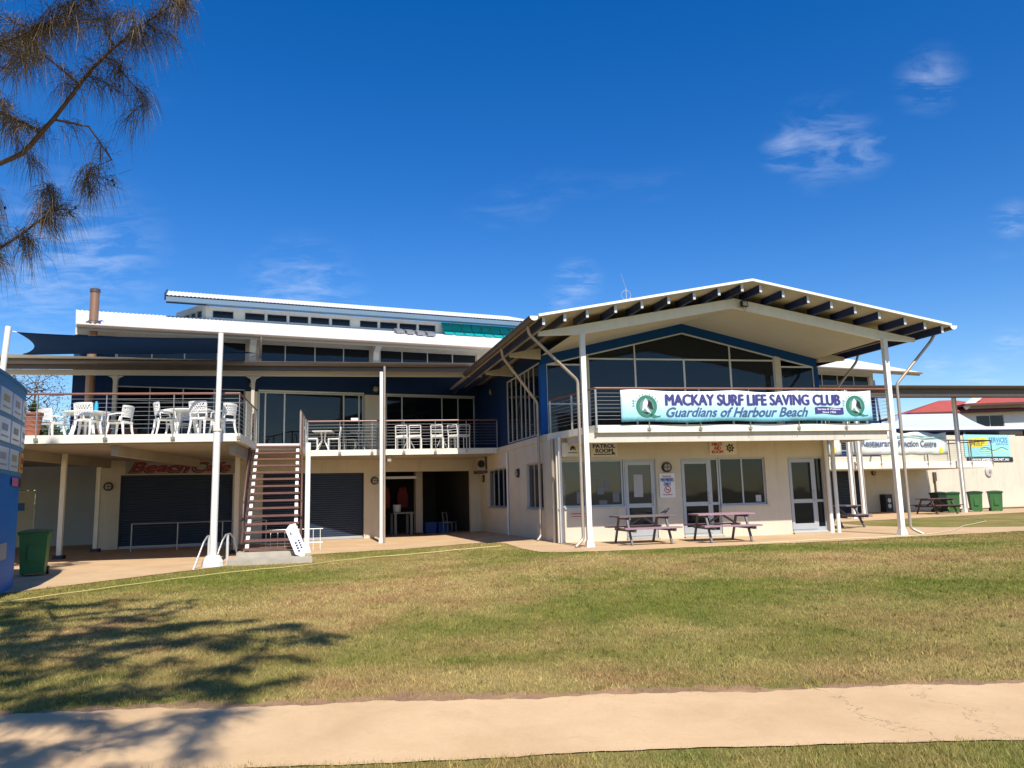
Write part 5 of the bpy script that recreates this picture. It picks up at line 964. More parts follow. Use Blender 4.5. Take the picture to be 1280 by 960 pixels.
# services sign on the sunlit wall
o_ = M(41.75, -0.03, 3.62); t = board('services_sign', 'aqua and yellow M&P SERVICES sign on the sunlit cream wall', o_, MU, NM, 4.0, 1.30, mat('services_aqua', (0.30, 0.66, 0.70), 0.5))
flat(t, I_YEL, o_, MU, NM, [(-1.75, 0.05), (-1.6, 0.42), (-0.9, 0.45), (-0.1, 0.5), (0.15, 0.3), (-0.1, 0.0), (-0.8, -0.12), (-1.6, -0.1)], off=0.019)
text('M&P', t, mat('ink_olive', (0.30, 0.28, 0.04), 0.5), o_ - MU * 0.85 + ZU * 0.16 + NM * 0.022, MU, ZU, 1.3, 0.40, bold=0.02, shear=0.2); text('SERVICES', t, I_BLUE, o_ + MU * 1.02 + ZU * 0.34 + NM * 0.022, MU, ZU, 1.65, 0.30, bold=0.01); text('(Qld) Pty Ltd', t, I_BLUE, o_ + MU * 1.3 + ZU * 0.08 + NM * 0.022, MU, ZU, 1.05, 0.16)
for k in range(2): mb = MB(); mb.grid([[o_ + NM * 0.022 + MU * (-0.6 + 2.4 * i / 24) + ZU * (-0.22 - 0.1 * k + 0.09 * math.sin(i * 0.42 + k) + 0.05 * j) for i in range(25)] for j in (0, 1)]); part(mb, 'printed_mark', (I_GREEN, I_YEL)[k], t)
o_ = M(41.9, -0.03, 2.80); t = board('web_sign', 'black strip sign with white web address below the aqua sign', o_, MU, NM, 4.05, 0.27, I_BLACK); text('WWW.MPSERVICES.NET.AU', t, I_WHITE, o_ + NM * 0.02, MU, ZU, 3.3, 0.15, bold=0.03)

# ------------------------------------------------------------------ wall lamps, fittings
LENS = mat('lamp_lens', (0.42, 0.38, 0.30), 0.4); LRIM = mat('lamp_rim', (0.035, 0.03, 0.025), 0.5)
def lamp(p, n, label, lensm=LENS):
    t = thing('wall_lamp', label, 'wall lamp', p, group='round bulkhead wall lamps'); p = Vector(p); r = n.cross(ZU).normalized(); mb = MB(); mb.lathe(p, [(0.155, 0), (0.155, 0.05), (0.135, 0.075), (0.105, 0.075)], 20, n); part(mb, 'rim', LRIM, t, smooth=True)
    mb = MB(); mb.lathe(p + n * 0.05, [(0.118, 0), (0.10, 0.04), (0.05, 0.058)], 16, n); part(mb, 'lens', lensm, t, smooth=True)
    mb = MB(); mb.bar(p + r * 0.12 + n * 0.105, p - r * 0.12 + n * 0.105, 0.016, 0.022); mb.bar(p + ZU * 0.12 + n * 0.107, p - ZU * 0.12 + n * 0.107, 0.016, 0.022); part(mb, 'guard', LRIM, t); return t
NS = -AU
for p, n_, lb in ((A(3.4, -0.005, 2.11), NA, 'round caged lamp above the members notice'), (M(4.92, -0.005, 2.1), NM, 'round caged lamp between blue shutter and open store room'), (M(-4.6, -0.005, 2.04), NM, 'round caged lamp on the pillar left of the cafe shutter'),
                  (S(4.3, -0.005, 2.14), NS, 'round caged lamp on the wing side wall between its windows'), (S(10.0, -0.005, 2.1), NS, 'round caged lamp in the corner under the air conditioner'), (M(32.35, -0.005, 2.12), NM, 'round caged lamp right of the far blue door'),
                  (M(0.15, -0.04, 5.82), NM, 'round lamp on navy wall above the left sliding door'), (M(4.95, -0.04, 5.82), NM, 'round lamp on navy wall above the pale pier'), (S(8.3, 0.01, 5.5), NS, 'round lamp on the navy side wall of the wing')): lamp(p, n_, lb)
o_ = M(41.62, -0.005, 2.1); t = thing('wall_vent', 'round pale vent low on the sunlit wall under the signs', 'vent', o_); mb = MB(); mb.lathe(o_, [(0.30, 0), (0.30, 0.08), (0.2, 0.12)], 20, NM); part(mb, 'housing', mat('vent_pale', (0.55, 0.50, 0.45), 0.6), t, smooth=True)
mb = MB(); mb.lathe(o_ + NM * 0.1, [(0.14, 0), (0.10, 0.06)], 14, NM); part(mb, 'hub', I_GREY, t)
# air conditioner box on the wall corner
ac = thing('air_conditioner', 'beige air conditioner unit hung in the corner beside the store room', 'air conditioner', S(9.75, -0.3, 2.4)); mb = MB(); mb.box(S, 9.35, 10.25, -0.42, -0.08, 2.42, 2.95); part(mb, 'casing', mat('ac_casing', (0.40, 0.36, 0.30), 0.5), ac)
mb = MB(); mb.lathe(S(9.347, -0.25, 2.68), [(0.15, 0), (0.15, 0.012)], 18, -AV); part(mb, 'fan_grille', BLACK, ac); mb = MB(); mb.box(S, 9.35, 9.42, -0.40, 0.0, 2.30, 2.415); mb.box(S, 10.15, 10.22, -0.40, 0.0, 2.30, 2.415); part(mb, 'bracket', GUTTER, ac)
# utility box by the far wall
ub = thing('utility_box', 'black utility cabinet with two pale dials near the far blue door', 'utility box', M(32.9, -0.3, -0.05)); mb = MB(); mb.box(M, 32.65, 33.15, -0.40, -0.02, -0.05, 0.95); part(mb, 'cabinet', BLACK, ub)
for z in (0.32, 0.62): mb = MB(); mb.lathe(M(32.9, -0.402, z), [(0.12, 0), (0.12, 0.012)], 16, NM); part(mb, 'dial', SIGNW, ub)
mb = MB(); mb.tube([M(37.0, -0.06, 0.0), M(37.0, -0.06, 2.1)], 0.05, 8); mb.box(M, 36.9, 37.1, -0.12, -0.01, 1.6, 2.1); single(mb, 'wall_conduit', GUTTER, 'dark conduit pipe on the shaded wall behind the far deck post', 'pipe')
# antenna and floodlight on the gable
c_ = A(1.72, -1.6, roofz(1.72) + 0.03); an = thing('antenna', 'thin aerial with a wire loop on the gable roof', 'antenna', c_); mb = MB(); mb.tube([c_, c_ + ZU * 0.62], 0.014, 6); mb.tube([c_ + ZU * 0.62, c_ + ZU * 1.05 - AU * 0.13], 0.006, 5); part(mb, 'mast', CABLE, an)
mb = MB(); mb.tube([c_ + ZU * 0.42 + (AU * math.cos(a) + ZU * math.sin(a)) * 0.14 for a in np.linspace(0, 6.283, 17)], 0.007, 5, cap=False); part(mb, 'loop', CABLE, an)
c_ = A(4.95, -2.25, 6.62); fd = thing('floodlight', 'small black floodlight hanging under the gable apex', 'floodlight', c_); mb = MB(); mb.box(frame(c_, 20, 20), -0.10, 0.10, -0.05, 0.05, c_.z - 0.1, c_.z + 0.06); part(mb, 'housing', BLACK, fd); mb = MB(); mb.tube([c_ + ZU * 0.06, A(4.9, -2.2, 6.8)], 0.012, 6); mb.tube([c_ - AU * 0.05 - ZU * 0.08, c_ - ZU * 0.24, c_ + AU * 0.08 - ZU * 0.08], 0.006, 5); part(mb, 'bracket', BLACK, fd)
mb = MB(); mb.box(frame(c_, 20, 20), -0.075, 0.075, -0.056, -0.051, c_.z - 0.08, c_.z + 0.04); part(mb, 'lens', LENS, fd)

# ------------------------------------------------------------------ rails on the left apron
rl = thing('ramp_rail', 'long low galvanised guard rail in front of the cafe shutter', 'guard rail', (-11, 25, -0.1)); a = Vector((-12.7, 25.8, -0.17)); b = Vector((-8.6, 26.9, -0.17))
for z in (0.92, 0.12): mb = MB(); mb.tube([a + ZU * z, b + ZU * z], 0.022, 8); part(mb, 'rail', CABLE, rl, smooth=True)
for k in range(4): p = a.lerp(b, k / 3); mb = MB(); mb.tube([p - ZU * 0.05, p + ZU * 0.92], 0.022, 8); part(mb, 'upright', CABLE, rl, smooth=True)
hp = thing('hoop_rail', 'bent galvanised hoop rail beside the sail post foot', 'hoop rail', (-7.4, 18.9, -0.1))
for q, w in ((Vector((-7.66, 18.6, -0.19)), 1), (Vector((-7.5, 19.4, -0.19)), 1)):
    d = Vector((0.15, 0.9, 0)); mb = MB(); mb.tube([q, q + d * 0.45 + ZU * 0.62, q + d * 0.62 + ZU * 0.76, q + d * 0.85 + ZU * 0.78, q + d * 1.05 + ZU * 0.66, q + d * 1.35 + ZU * 0.02], 0.022, 8); part(mb, 'hoop', CABLE, hp, smooth=True); mb = MB(); mb.tube([q + d * 0.72, q + d * 0.72 + ZU * 0.76], 0.035, 8); part(mb, 'upright', ALUW, hp, smooth=True)
gb = thing('bicycle_rack', 'white bar rack standing under the staircase', 'rack', (-6.9, 24.2, -0.1)); 
for z in (0.2, 0.62): mb = MB(); mb.tube([(-7.7, 24.2, z - 0.12), (-6.05, 24.52, z - 0.12)], 0.015, 6); part(mb, 'rail', RES, gb)
for k in range(8): p = Vector((-7.6 + 0.21 * k, 24.22 + 0.041 * k, -0.17)); mb = MB(); mb.tube([p, p + ZU * 0.68], 0.010, 6); part(mb, 'bar', RES, gb)
# yellow hoses
def hose(name, pts, label, m, r=0.011):
    P = [Vector((x, y, g(x, y) + r + 0.022)) for x, y in pts]; Q = []
    for i in range(len(P) - 1):
        p0, p1, p2, p3 = P[max(i - 1, 0)], P[i], P[i + 1], P[min(i + 2, len(P) - 1)]
        for k in range(8): t = k / 8; q = 0.5 * ((2 * p1) + (p2 - p0) * t + (2 * p0 - 5 * p1 + 4 * p2 - p3) * t * t + (3 * p1 - p0 - 3 * p2 + p3) * t ** 3); q.z += 0.004 * math.sin(i * 3 + k); Q.append(q)
    Q.append(P[-1]); mb = MB(); mb.tube(Q, r, 7); return single(mb, name, m, label, 'hose', smooth=True)
HY = mat('hose_yellow', (0.52, 0.45, 0.16), 0.5, var=0.15, vs=3)
hose('garden_hose', [(-9.6, 12.4), (-8.59, 13.1), (-7.8, 14.6), (-7.03, 16.24), (-6.05, 17.7), (-5.2, 18.6), (-4.18, 20.3), (-2.6, 21.3), (-1.4, 21.7), (-0.4, 21.9)], 'thin yellow hose laid across the left lawn', HY)
hose('garden_hose', [(6.2, 20.0), (7.98, 20.72), (9.8, 21.2), (11.22, 21.74), (13.2, 23.6), (14.96, 26.05), (17.2, 28.6), (18.2, 30.7), (18.9, 32.6), (19.2, 33.9)], 'pale yellow hose winding over the right paving', mat('hose_pale', (0.58, 0.52, 0.30), 0.5))

# ------------------------------------------------------------------ in the open store room
t = thing('work_bench', 'pale bench standing in the dark store room', 'bench', M(6.6, 2.2, -0.16)); mb = MB(); mb.box(M, 6.1, 7.0, 1.5, 2.3, 0.72, 0.78); part(mb, 'top', mat('bench_pale', (0.32, 0.31, 0.28), 0.7), t)
for u in (6.15, 6.85):
    for v in (1.55, 2.2): mb = MB(); mb.box(M, u, u + 0.1, v, v + 0.08, -0.16, 0.719); part(mb, 'leg', MATS['bench_pale'], t)
mb = MB(); mb.lathe(M(6.35, 1.9, 0.782), [(0.16, 0), (0.18, 0.3), (0.19, 0.32)], 16); single(mb, 'bucket', RES, 'white bucket on the store room bench', 'bucket', smooth=True)
VEST = mat('vest_orange', (0.22, 0.03, 0.022), 0.8, var=0.2, vs=6)
for k, (u, v, lb) in enumerate(((5.65, 2.0, 'red vest hanging at the left of the store room'), (5.95, 2.4, 'red vest hanging second from the left in the store room'), (6.85, 2.8, 'red vest hanging above the bench in the store room'))):
    mb = MB(); P = [(-0.22, 0.0), (-0.24, 0.5), (-0.16, 0.86), (-0.07, 0.92), (0.0, 0.8), (0.07, 0.92), (0.16, 0.86), (0.24, 0.5), (0.22, 0.0)]; mb.prism([M(u + a, v, 0.95 + z) for a, z in P], [M(u + a, v + 0.12, 0.95 + z) for a, z in P]); single(mb, 'hanging_vest', VEST, lb, 'vest', 'red vests in the store room')
for k, (u, lb) in enumerate(((7.55, 'blue plastic tub on the store room floor beside the pillar'), (8.15, 'blue plastic tub on the store room floor further right'))):
    mb = MB(); mb.prism([M(u + a, 1.6 + b, -0.16) for a, b in ((0, 0), (0.45, 0), (0.45, 0.4), (0, 0.4))], [M(u + a, 1.6 + b, 0.32) for a, b in ((-0.04, -0.04), (0.49, -0.04), (0.49, 0.44), (-0.04, 0.44))]); single(mb, 'plastic_tub', mat('tub_blue', (0.02, 0.07, 0.28), 0.5), lb, 'tub', 'blue tubs in the store room')
t = make_metal_chair(GRYC); t.name = 'folding_chair'; q = M(8.5, 1.2, -0.16); t.location = q; t.rotation_euler = (0, 0, R(70)); t['label'] = 'grey chair standing just inside the store room'

# ------------------------------------------------------------------ trees
def grow(root_pts, root_r, targets, rnd, step=0.35, tipr=0.006, sag=0.0, ex=0.5, chains=()):
    """limbs: each target joins the nearest node of the tree so far; radii grow towards the trunk"""
    nodes = [Vector(p) for p in root_pts]; par = [-1] + list(range(len(root_pts) - 1)); tips = []
    for st_, pts in chains:
        q = [nodes[st_]] + [Vector(x) for x in pts]; prev = st_
        for i in range(len(q) - 1):
            p0, p1, p2, p3 = q[max(i - 1, 0)], q[i], q[i + 1], q[min(i + 2, len(q) - 1)]
            for k in (1, 2, 3): t = k / 3; nodes.append(0.5 * ((2 * p1) + (p2 - p0) * t + (2 * p0 - 5 * p1 + 4 * p2 - p3) * t * t + (3 * p1 - p0 - 3 * p2 + p3) * t ** 3)); par.append(prev); prev = len(nodes) - 1
        tips.append(prev)
    arr = np.array([tuple(p) for p in nodes]); cx = np.array(tuple(nodes[len(nodes) // 2]))
    order = sorted(targets, key=lambda p: (Vector(p) - nodes[len(nodes) // 2]).length)
    for tg in order:
        tg = Vector(tg); d = arr - np.array(tuple(tg)); dist = np.sqrt((d ** 2).sum(1)) + 0.35 * np.maximum(0, arr[:, 2] - tg.z); i = int(dist.argmin()); a = nodes[i]; L_ = (tg - a).length
        n = max(1, int(L_ / step)); side = Vector((rnd.uniform(-1, 1), rnd.uniform(-1, 1), rnd.uniform(-0.3, 1))) * L_ * 0.13; prev = i; new = []
        for k in range(1, n + 1):
            t = k / n; p = a.lerp(tg, t) + side * math.sin(math.pi * t) + Vector((rnd.uniform(-1, 1), rnd.uniform(-1, 1), rnd.uniform(-1, 1))) * 0.03 - ZU * sag * math.sin(math.pi * t) * L_
            nodes.append(p); par.append(prev); prev = len(nodes) - 1; new.append(tuple(p))
        tips.append(prev); arr = np.vstack([arr, np.array(new)])
    w = [0.0] * len(nodes)
    for t in tips:
        i = t
        while i >= 0: w[i] += 1; i = par[i]
    rad = [max(tipr, min(root_r, tipr * (max(x, 1)) ** ex)) for x in w]
    return nodes, par, rad, tips
def limb_mesh(nodes, par, rad, start, n=6):
    mb = MB(); kids = {}
    for i, p in enumerate(par): kids.setdefault(p, []).append(i)
    stack = [(p, c) for p in range(start) for c in kids.get(p, []) if c >= start]
    while stack:
        p, c = stack.pop(); chain = [p, c]; R0 = [min(rad[p], rad[c] * 1.3), rad[c]]
        while True:
            ks = sorted(kids.get(chain[-1], []), key=lambda k: -rad[k])
            if not ks: break
            for k in ks[1:]: stack.append((chain[-1], k))
            chain.append(ks[0]); R0.append(rad[ks[0]])
        mb.tube([nodes[i] for i in chain], R0, n)
    return mb
def leaf_mesh(name, V, m, tone, parent, nper):
    nq = len(V) // nper; me = bpy.data.meshes.new(name); me.vertices.add(len(V)); me.vertices.foreach_set('co', (V - np.array(ORI[parent.name])).ravel()); me.loops.add(len(V)); me.loops.foreach_set('vertex_index', np.arange(len(V)))
    me.polygons.add(nq); me.polygons.foreach_set('loop_start', np.arange(0, len(V), nper)); me.polygons.foreach_set('loop_total', np.full(nq, nper)); me.update(calc_edges=True)
    at = me.attributes.new('tone', 'FLOAT', 'POINT'); at.data.foreach_set('value', tone); me.materials.append(m)
    o = bpy.data.objects.new(name, me); COL.objects.link(o); o.parent = parent; return o
def leaf_mat(name, c0, c1, trans=0.25):
    m = bpy.data.materials.new(name); m.use_nodes = True; N = m.node_tree.nodes; L = m.node_tree.links; b = N['Principled BSDF']; b.inputs['Roughness'].default_value = 0.65; b.inputs['Specular IOR Level'].default_value = 0.25
    at = N.new('ShaderNodeAttribute'); at.attribute_name = 'tone'; c = mixc(N, L, at.outputs['Fac'], c0, c1); L.new(c, b.inputs['Base Color']); return m
def strands(centres, dirs, per, length, wid, rng, spread=0.10, droop=0.55):
    n = len(centres) * per; C = np.repeat(np.array(centres), per, 0) + rng.normal(0, spread, (n, 3)); D = np.repeat(np.array(dirs), per, 0) + rng.normal(0, 0.55, (n, 3)); D /= np.linalg.norm(D, axis=1)[:, None] + 1e-6
    Ls = length * rng.uniform(0.5, 1.3, n)[:, None]; P0 = C; P1 = C + D * Ls * 0.45 - np.array([0, 0, 0.12 * droop]) * Ls; P2 = P1 + D * Ls * 0.32 - np.array([0, 0, 0.65 * droop]) * Ls
    S_ = np.cross(D, rng.normal(0, 1, (n, 3))); S_ /= np.linalg.norm(S_, axis=1)[:, None] + 1e-6; S_ *= wid
    q1 = np.stack([P0 - S_, P0 + S_, P1 + S_, P1 - S_], 1); q2 = np.stack([P1 - S_, P1 + S_, P2 + S_ * 0.3, P2 - S_ * 0.3], 1)
    V = np.concatenate([q1, q2], 1).reshape(-1, 3); return V, np.repeat(rng.uniform(0, 1, n), 8)

# she-oak at the left of the viewer: trunk stands just outside the picture, boughs reach overhead
rnd = random.Random(11); rng = np.random.default_rng(11)
TR = thing('she_oak_tree', 'she-oak with drooping needle foliage overhanging from the upper left', 'tree', (-7.4, 3.4, -0.2))
trunk = [(-7.4, 3.4, -0.35), (-7.35, 3.4, 0.6), (-7.2, 3.45, 1.8), (-7.05, 3.45, 3.0), (-6.8, 3.4, 4.3), (-6.6, 3.3, 5.6), (-6.35, 3.2, 6.9), (-6.2, 3.0, 8.2), (-6.15, 2.9, 9.6), (-6.2, 2.9, 11.2), (-6.3, 3.2, 12.8)]
tr_r = [0.34, 0.27, 0.24, 0.22, 0.20, 0.17, 0.14, 0.11, 0.08, 0.055, 0.02]
SH = Vector((SDIR.x / SDIR.z, SDIR.y / SDIR.z, 0))      # a point at height h shades the ground at p - SH*h
def in_view(p):
    d = Vector(p) - CAM; z = d.dot(fw)
    return z > 0.2 and abs(d.dot(rt2)) / z < 0.72 and abs(d.dot(up2)) / z < (0.64 if d.dot(rt2) / z > -0.45 else 0.54)
chains = [(3, [(-6.0, 4.6, 3.7), (-5.0, 5.6, 3.9), (-4.18, 6.0, 4.21), (-3.85, 6.0, 4.48), (-3.62, 6.0, 4.80), (-3.45, 6.0, 5.05), (-3.2, 6.0, 5.30), (-2.95, 6.0, 5.50), (-2.72, 6.0, 5.66)]),
          (4, [(-5.7, 4.2, 4.5), (-4.6, 4.7, 4.42), (-3.95, 4.9, 4.48), (-3.55, 5.0, 4.63), (-3.2, 5.0, 4.80), (-2.95, 5.0, 4.95)]), (3, [(-6.3, 5.0, 3.1), (-5.4, 6.0, 3.3), (-4.8, 6.4, 3.5), (-4.47, 6.5, 3.66), (-4.02, 6.5, 4.0)])]
vis = [
       (-3.95, 6.3, 4.15), (-3.65, 6.3, 4.28), (-3.45, 6.35, 4.40), (-3.3, 6.2, 4.72), (-3.10, 6.2, 4.86), (-3.2, 6.0, 5.02), (-4.0, 5.8, 4.55), (-3.9, 5.7, 4.85), (-3.72, 5.6, 5.0), (-3.55, 5.3, 4.72), (-3.35, 5.2, 4.88), (-3.15, 5.1, 5.0), (-2.95, 5.1, 5.1),
       (-4.3, 6.2, 3.92), (-4.05, 6.4, 3.95), (-3.85, 6.5, 4.02), (-4.9, 6.3, 3.5), (-4.55, 6.5, 3.62), (-4.25, 6.5, 3.78), (-4.05, 6.5, 3.9), (-3.35, 5.9, 5.35), (-3.6, 5.8, 5.3), (-2.8, 5.7, 5.6), (-3.0, 5.9, 5.2), (-4.15, 5.4, 4.5), (-4.3, 5.2, 4.35), (-4.2, 5.6, 4.9), (-3.9, 5.3, 5.1), (-4.1, 6.6, 4.25), (-4.6, 6.6, 4.0), (-4.3, 6.6, 4.5), (-3.75, 6.1, 4.95), (-3.55, 6.1, 4.55), (-3.3, 6.1, 5.15), (-3.05, 6.05, 5.35), (-3.35, 6.15, 4.95), (-2.85, 6.0, 5.3), (-2.7, 5.95, 5.5), (-4.0, 6.2, 4.6), (-4.25, 6.2, 4.75), (-4.5, 6.3, 5.0), (-4.35, 6.0, 5.3), (-4.0, 5.9, 5.3), (-3.4, 6.4, 4.15), (-3.65, 6.4, 4.05), (-3.9, 6.2, 3.95), (-4.45, 6.3, 4.15), (-2.95, 5.6, 5.25), (-3.3, 5.5, 5.1), (-3.6, 5.4, 4.95), (-4.2, 6.5, 3.62), (-4.4, 6.4, 3.5)]
hid = []
tries = 0
while len(hid) < 640 and tries < 60000:
    tries += 1
    gx = rnd.uniform(-9.5, -1.5); gy = rnd.uniform(3.6, 13.6); h = rnd.uniform(3.8, 9.2)
    lim = -1.75 - 0.95 * max(0, gy - 9.0)      # the shade on the lawn tapers to the right
    if gx > lim + 0.25 * math.sin(gy * 2.1): continue
    p = Vector((gx, gy, -0.15)) + Vector((SH.x, SH.y, 1)) * h
    if in_view(p) or p.y < -3.5: continue
    if (Vector((p.x, p.y)) - Vector((-6.6, 4.0))).length > 7.4: continue
    hid.append(tuple(p))
far_side = []
while len(far_side) < 260:      # the tall left side of the crown shades the kiosk and the end of the terrace
    gx = rnd.uniform(-17, -9.6); gy = rnd.uniform(14, 22.5); h = rnd.uniform(7.0, 13.5)
    if gx > -9.9 - 0.30 * (gy - 15.5): continue
    p = Vector((gx, gy, -0.15)) + Vector((SH.x, SH.y, 1)) * h
    if in_view(p) or (Vector((p.x, p.y)) - Vector((-7.6, 5.0))).length > 8.4: continue
    far_side.append(tuple(p))
hid += far_side
nodes, par, rad, tips = grow(trunk, 0.15, hid, rnd, step=0.26, tipr=0.0055, ex=0.44)
mb = MB(); mb.tube(trunk, tr_r, 12); part(mb, 'trunk', BARK, TR, smooth='all'); LB = mat('limb_bark', (0.17, 0.115, 0.09), 0.9, var=0.3, vs=10)
part(limb_mesh(nodes, par, rad, len(trunk)), 'limbs', LB, TR, smooth='all')
nodes2, par2, rad2, tips2 = grow(trunk, 0.034, vis, rnd, step=0.16, tipr=0.0038, ex=0.46, chains=chains)
part(limb_mesh(nodes2, par2, rad2, len(trunk)), 'limbs', LB, TR, smooth='all')
def tufts(nodes, par, rad, thin, thick, kmax, kmin):
    cen, dr_ = [], []
    for i in range(len(trunk), len(nodes)):
        if rad[i] > thick: continue
        d = (nodes[i] - nodes[par[i]]).normalized()
        for _ in range(kmax if rad[i] < thin else kmin):
            cen.append(tuple(nodes[par[i]].lerp(nodes[i], rnd.random()))); dr_.append(tuple(d * 0.7 + Vector((rnd.uniform(-1, 1), rnd.uniform(-1, 1), rnd.uniform(-0.6, 0.4))) * 0.8))
    return cen, dr_
NEED = leaf_mat('she_oak_needles', (0.060, 0.054, 0.034), (0.28, 0.195, 0.11))
V, tn = strands(*tufts(nodes, par, rad, 0.0115, 0.024, 5, 3), 26, 0.30, 0.0034, rng, spread=0.05, droop=0.75); leaf_mesh('foliage', V, NEED, tn, TR, 4)
V, tn = strands(*tufts(nodes2, par2, rad2, 0.007, 0.014, 6, 3), 20, 0.24, 0.0016, rng, spread=0.03, droop=0.95); leaf_mesh('foliage', V, NEED, tn, TR, 4)
mb = MB()
for i in range(len(trunk), len(nodes2)):
    if rad2[i] < 0.010 and rnd.random() < 0.22:
        for _ in range(2): c = nodes2[i] + Vector((rnd.uniform(-1, 1), rnd.uniform(-1, 1), rnd.uniform(-1, 0.4))) * 0.04; mb.lathe(c, [(0.003, -0.014), (0.011, -0.006), (0.011, 0.006), (0.003, 0.014)], 6)
part(mb, 'seed_cones', mat('cone_brown', (0.075, 0.035, 0.025), 0.8), TR)

# bare branched trees beyond the left end of the building
LEAFB = leaf_mat('thin_leaf', (0.08, 0.075, 0.05), (0.17, 0.13, 0.10))
def far_tree(x, y, h, r, seed, label, nt=260, leaves=7, lm=LEAFB, lw=0.028, tipr=0.010):
    rn = random.Random(seed); rg = np.random.default_rng(seed); t = thing('thin_tree', label, 'tree', (x, y, -0.1), group='trees behind the left end of the club'); tk = [(x, y, -0.3)] + [(x + rn.uniform(-0.15, 0.15) * k, y, h * 0.42 * k / 5) for k in range(1, 6)]; tg = []
    while len(tg) < nt:
        q = Vector((rn.uniform(-1, 1), rn.uniform(-1, 1), rn.uniform(-1, 1)))
        if q.length < 1: tg.append((x + q.x * r, y + q.y * r, h * 0.64 + q.z * h * 0.36))
    nd, pr, rd, tp = grow(tk, 0.2, tg, rn, step=0.5, tipr=tipr); mb = MB(); mb.tube(tk, [0.24, 0.2, 0.18, 0.16, 0.14, 0.12], 8); part(mb, 'trunk', BARK, t, smooth='all'); part(limb_mesh(nd, pr, rd, len(tk), 5), 'limbs', BARK, t)
    idx = [i for i in range(len(tk), len(nd)) if rd[i] < 0.05]; C = np.array([tuple(nd[i]) for i in idx for _ in range(leaves)]) + rg.normal(0, 0.22, (len(idx) * leaves, 3)); n = len(C)
    a = rg.normal(0, 1, (n, 3)); a /= np.linalg.norm(a, axis=1)[:, None]; b = np.cross(a, rg.normal(0, 1, (n, 3))); b /= np.linalg.norm(b, axis=1)[:, None]; s = lw * rg.uniform(0.6, 1.5, n)[:, None]
    V = np.stack([C - a * s * 2, C + b * s, C + a * s * 2, C - b * s], 1).reshape(-1, 3); leaf_mesh('crown', V, lm, np.repeat(rg.uniform(0, 1, n), 4), t, 4); return t
far_tree(-24.5, 36, 8.6, 3.4, 3, 'thin bare tree seen through the verandah at the left'); far_tree(-30, 45, 10.5, 4.0, 5, 'taller bare tree further back behind the blue kiosk'); far_tree(-21.0, 40, 6.8, 2.6, 8, 'low bare tree behind the leftmost round table')
LEAFG = leaf_mat('shrub_leaf', (0.020, 0.030, 0.014), (0.06, 0.075, 0.03))
for k, (x, y, h, r, lb) in enumerate(((-24, 33, 5.3, 2.8, 'dark dense shrub under the bare tree at the left'), (-28.5, 36, 5.6, 3.2, 'dark dense shrub furthest left behind the terrace'), (-20.4, 34.5, 5.0, 2.2, 'dark dense shrub beside the flue end of the terrace'))):
    t = far_tree(x, y, h, r, 20 + k, lb, 70, 40, LEAFG, 0.085, 0.014); t.name = 'dense_shrub'; t['category'] = 'shrub'; t['group'] = 'shrubs behind the left end of the club'

# ------------------------------------------------------------------ what stands behind on the right
HW = mat('house_wall', (0.62, 0.62, 0.62), 0.7, var=0.05); TILE = mat('red_tiles', (0.40, 0.075, 0.05), 0.7, var=0.15, vs=1.5, bump=0.3, bs=4)
HF = frame((37.6, 71.0), -6, -6); hs = thing('red_roof_house', 'white house with hipped red tiled roof behind the far deck', 'house', (44, 74, 0))
part(wall(HF, 0.5, 30, -0.3, 8.0, 0.3, [(5.0, 7.4, 5.9, 7.6), (10.0, 11.4, 5.6, 8.0), (14.4, 18, 4.9, 6.6)]), 'wall', HW, hs)
for q in ((5.0, 7.4, 5.9, 7.6), (10.0, 11.4, 5.6, 8.0), (14.4, 18, 4.9, 6.6)): window(HF, *q, hs, mull=((q[0] + q[1]) / 2,), fm=ALU)
def hip(u0, u1, v0, v1, z, rise, name='roof'):
    mb = MB(); k = (v1 - v0) / 2; P = [HF(u0, v0, z), HF(u1, v0, z), HF(u1, v1, z), HF(u0, v1, z), HF(u0 + k, v0 + k, z + rise), HF(u1 - k, v0 + k, z + rise)]; mb.add(P, [(0, 1, 5, 4), (1, 2, 5), (2, 3, 4, 5), (3, 0, 4), (3, 2, 1, 0)]); r = part(mb, name, TILE, hs)
    b = MB(); b.bar(HF(u0, v0 + 0.02, z - 0.1), HF(u1, v0 + 0.02, z - 0.1), 0.12, 0.2); b.bar(HF(u0, v0, z - 0.1), HF(u0, v1, z - 0.1), 0.12, 0.2); part(b, 'fascia', mat('fascia_brown', (0.10, 0.03, 0.025), 0.6), r); return r
hip(-1.0, 9.5, -0.7, 8.5, 8.0, 1.5); hip(3.6, 34, -1.2, 11, 8.6, 1.5); hip(12.8, 36, -2.0, 9, 8.8, 1.35)
part(wall(HF, 4.4, 30, 8.003, 8.6, 0.3), 'wall', HW, hs)
for u, z in ((4.6, 9.0), (17.2, 9.7)): mb = MB(); mb.bar(HF(u - 0.9, -0.9, z - 0.7), HF(u + 0.9, -0.4, z + 0.5), 0.2, 0.5); part(mb, 'white_ridge', WHITE, hs)
for u in (28.4, 29.6): mb = MB(); mb.tube([HF(u, 2, 9.4), HF(u, 2, 11.3)], 0.12, 8); part(mb, 'vent_pipe', WHITE, hs)
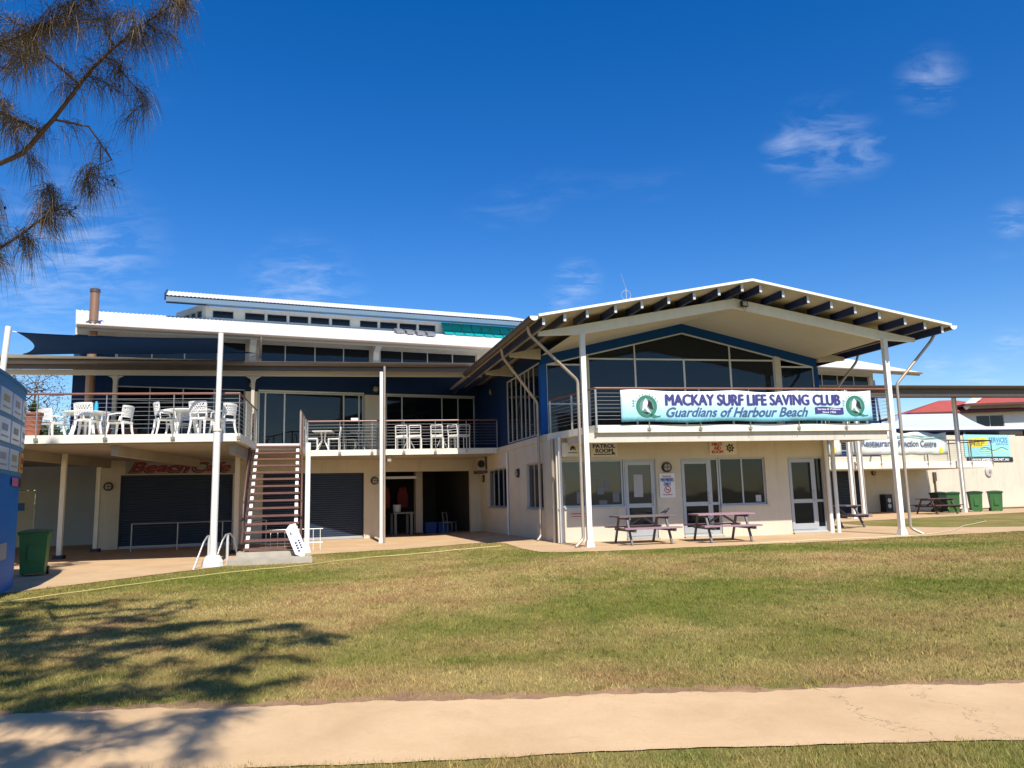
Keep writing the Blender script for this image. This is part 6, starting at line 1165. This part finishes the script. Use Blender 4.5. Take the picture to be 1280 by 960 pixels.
# white marquee roof
mq = thing('marquee', 'white peaked marquee roof behind the far deck banner', 'marquee', (33, 56, 0)); QF = frame((26.2, 55.5), 4, 4); mb = MB(); Z0, Z1 = 5.25, 6.75
for (a0, a1, c0, c1) in ((0, 10.2, 3.6, 8.2),):
    P = [QF(a0, 0, Z0), QF(a1, 0, Z0), QF(a1, 6, Z0), QF(a0, 6, Z0)]; T = [QF(c0, 2.6, Z1), QF(c1, 2.6, Z1), QF(c1, 3.4, Z1), QF(c0, 3.4, Z1)]; n_ = 8; rows = []
    for k in range(n_ + 1): t = k / n_; f = t ** 1.25; rows.append([P[i % 4].lerp(T[i % 4], t) - ZU * 0.35 * math.sin(math.pi * t) for i in range(5)])
    mb.grid(rows); mb.add(T, [(0, 1, 2, 3)])
part(mb, 'canopy', mat('canopy_white', (0.42, 0.47, 0.55), 0.6, var=0.03), mq, smooth=True)
for a, b in ((0.1, 0.1), (10, 0.1), (10, 5.9), (0.1, 5.9), (5, 0.1)): mb = MB(); p = QF(a, b, 0); mb.tube([(p.x, p.y, -0.2), (p.x, p.y, Z0 + 0.05)], 0.06, 8); part(mb, 'pole', ALU, mq)
# low flat roofed shelter in front of the house
sh = thing('flat_shelter', 'low flat roofed shelter with a white edge behind the sunlit wall', 'shelter', (34, 50, 0)); SF = frame((24.5, 48.5), 10, 10)
mb = MB(); mb.box(SF, 0, 13.6, 0, 4, 4.75, 4.98); r_ = part(mb, 'roof', NAVYP, sh); mb = MB(); mb.box(SF, -0.05, 13.65, -0.06, -0.004, 4.84, 5.03); part(mb, 'edge_trim', WHITE, r_)
part(wall(SF, 0, 9.2, -0.2, 4.745, 0.15, d0=2.4), 'wall', NAVYP, sh)
for u in (0.2, 4.5, 9.0, 13.3): mb = MB(); mb.box(SF, u, u + 0.14, 0.1, 0.24, -0.2, 4.745); part(mb, 'post', GUTTER, sh)
for z in (4.15, 4.45): mb = MB(); mb.box(SF, 9.4, 12.4, 1.2, 1.3, z, z + 0.12); part(mb, 'red_rail', I_RED, sh)
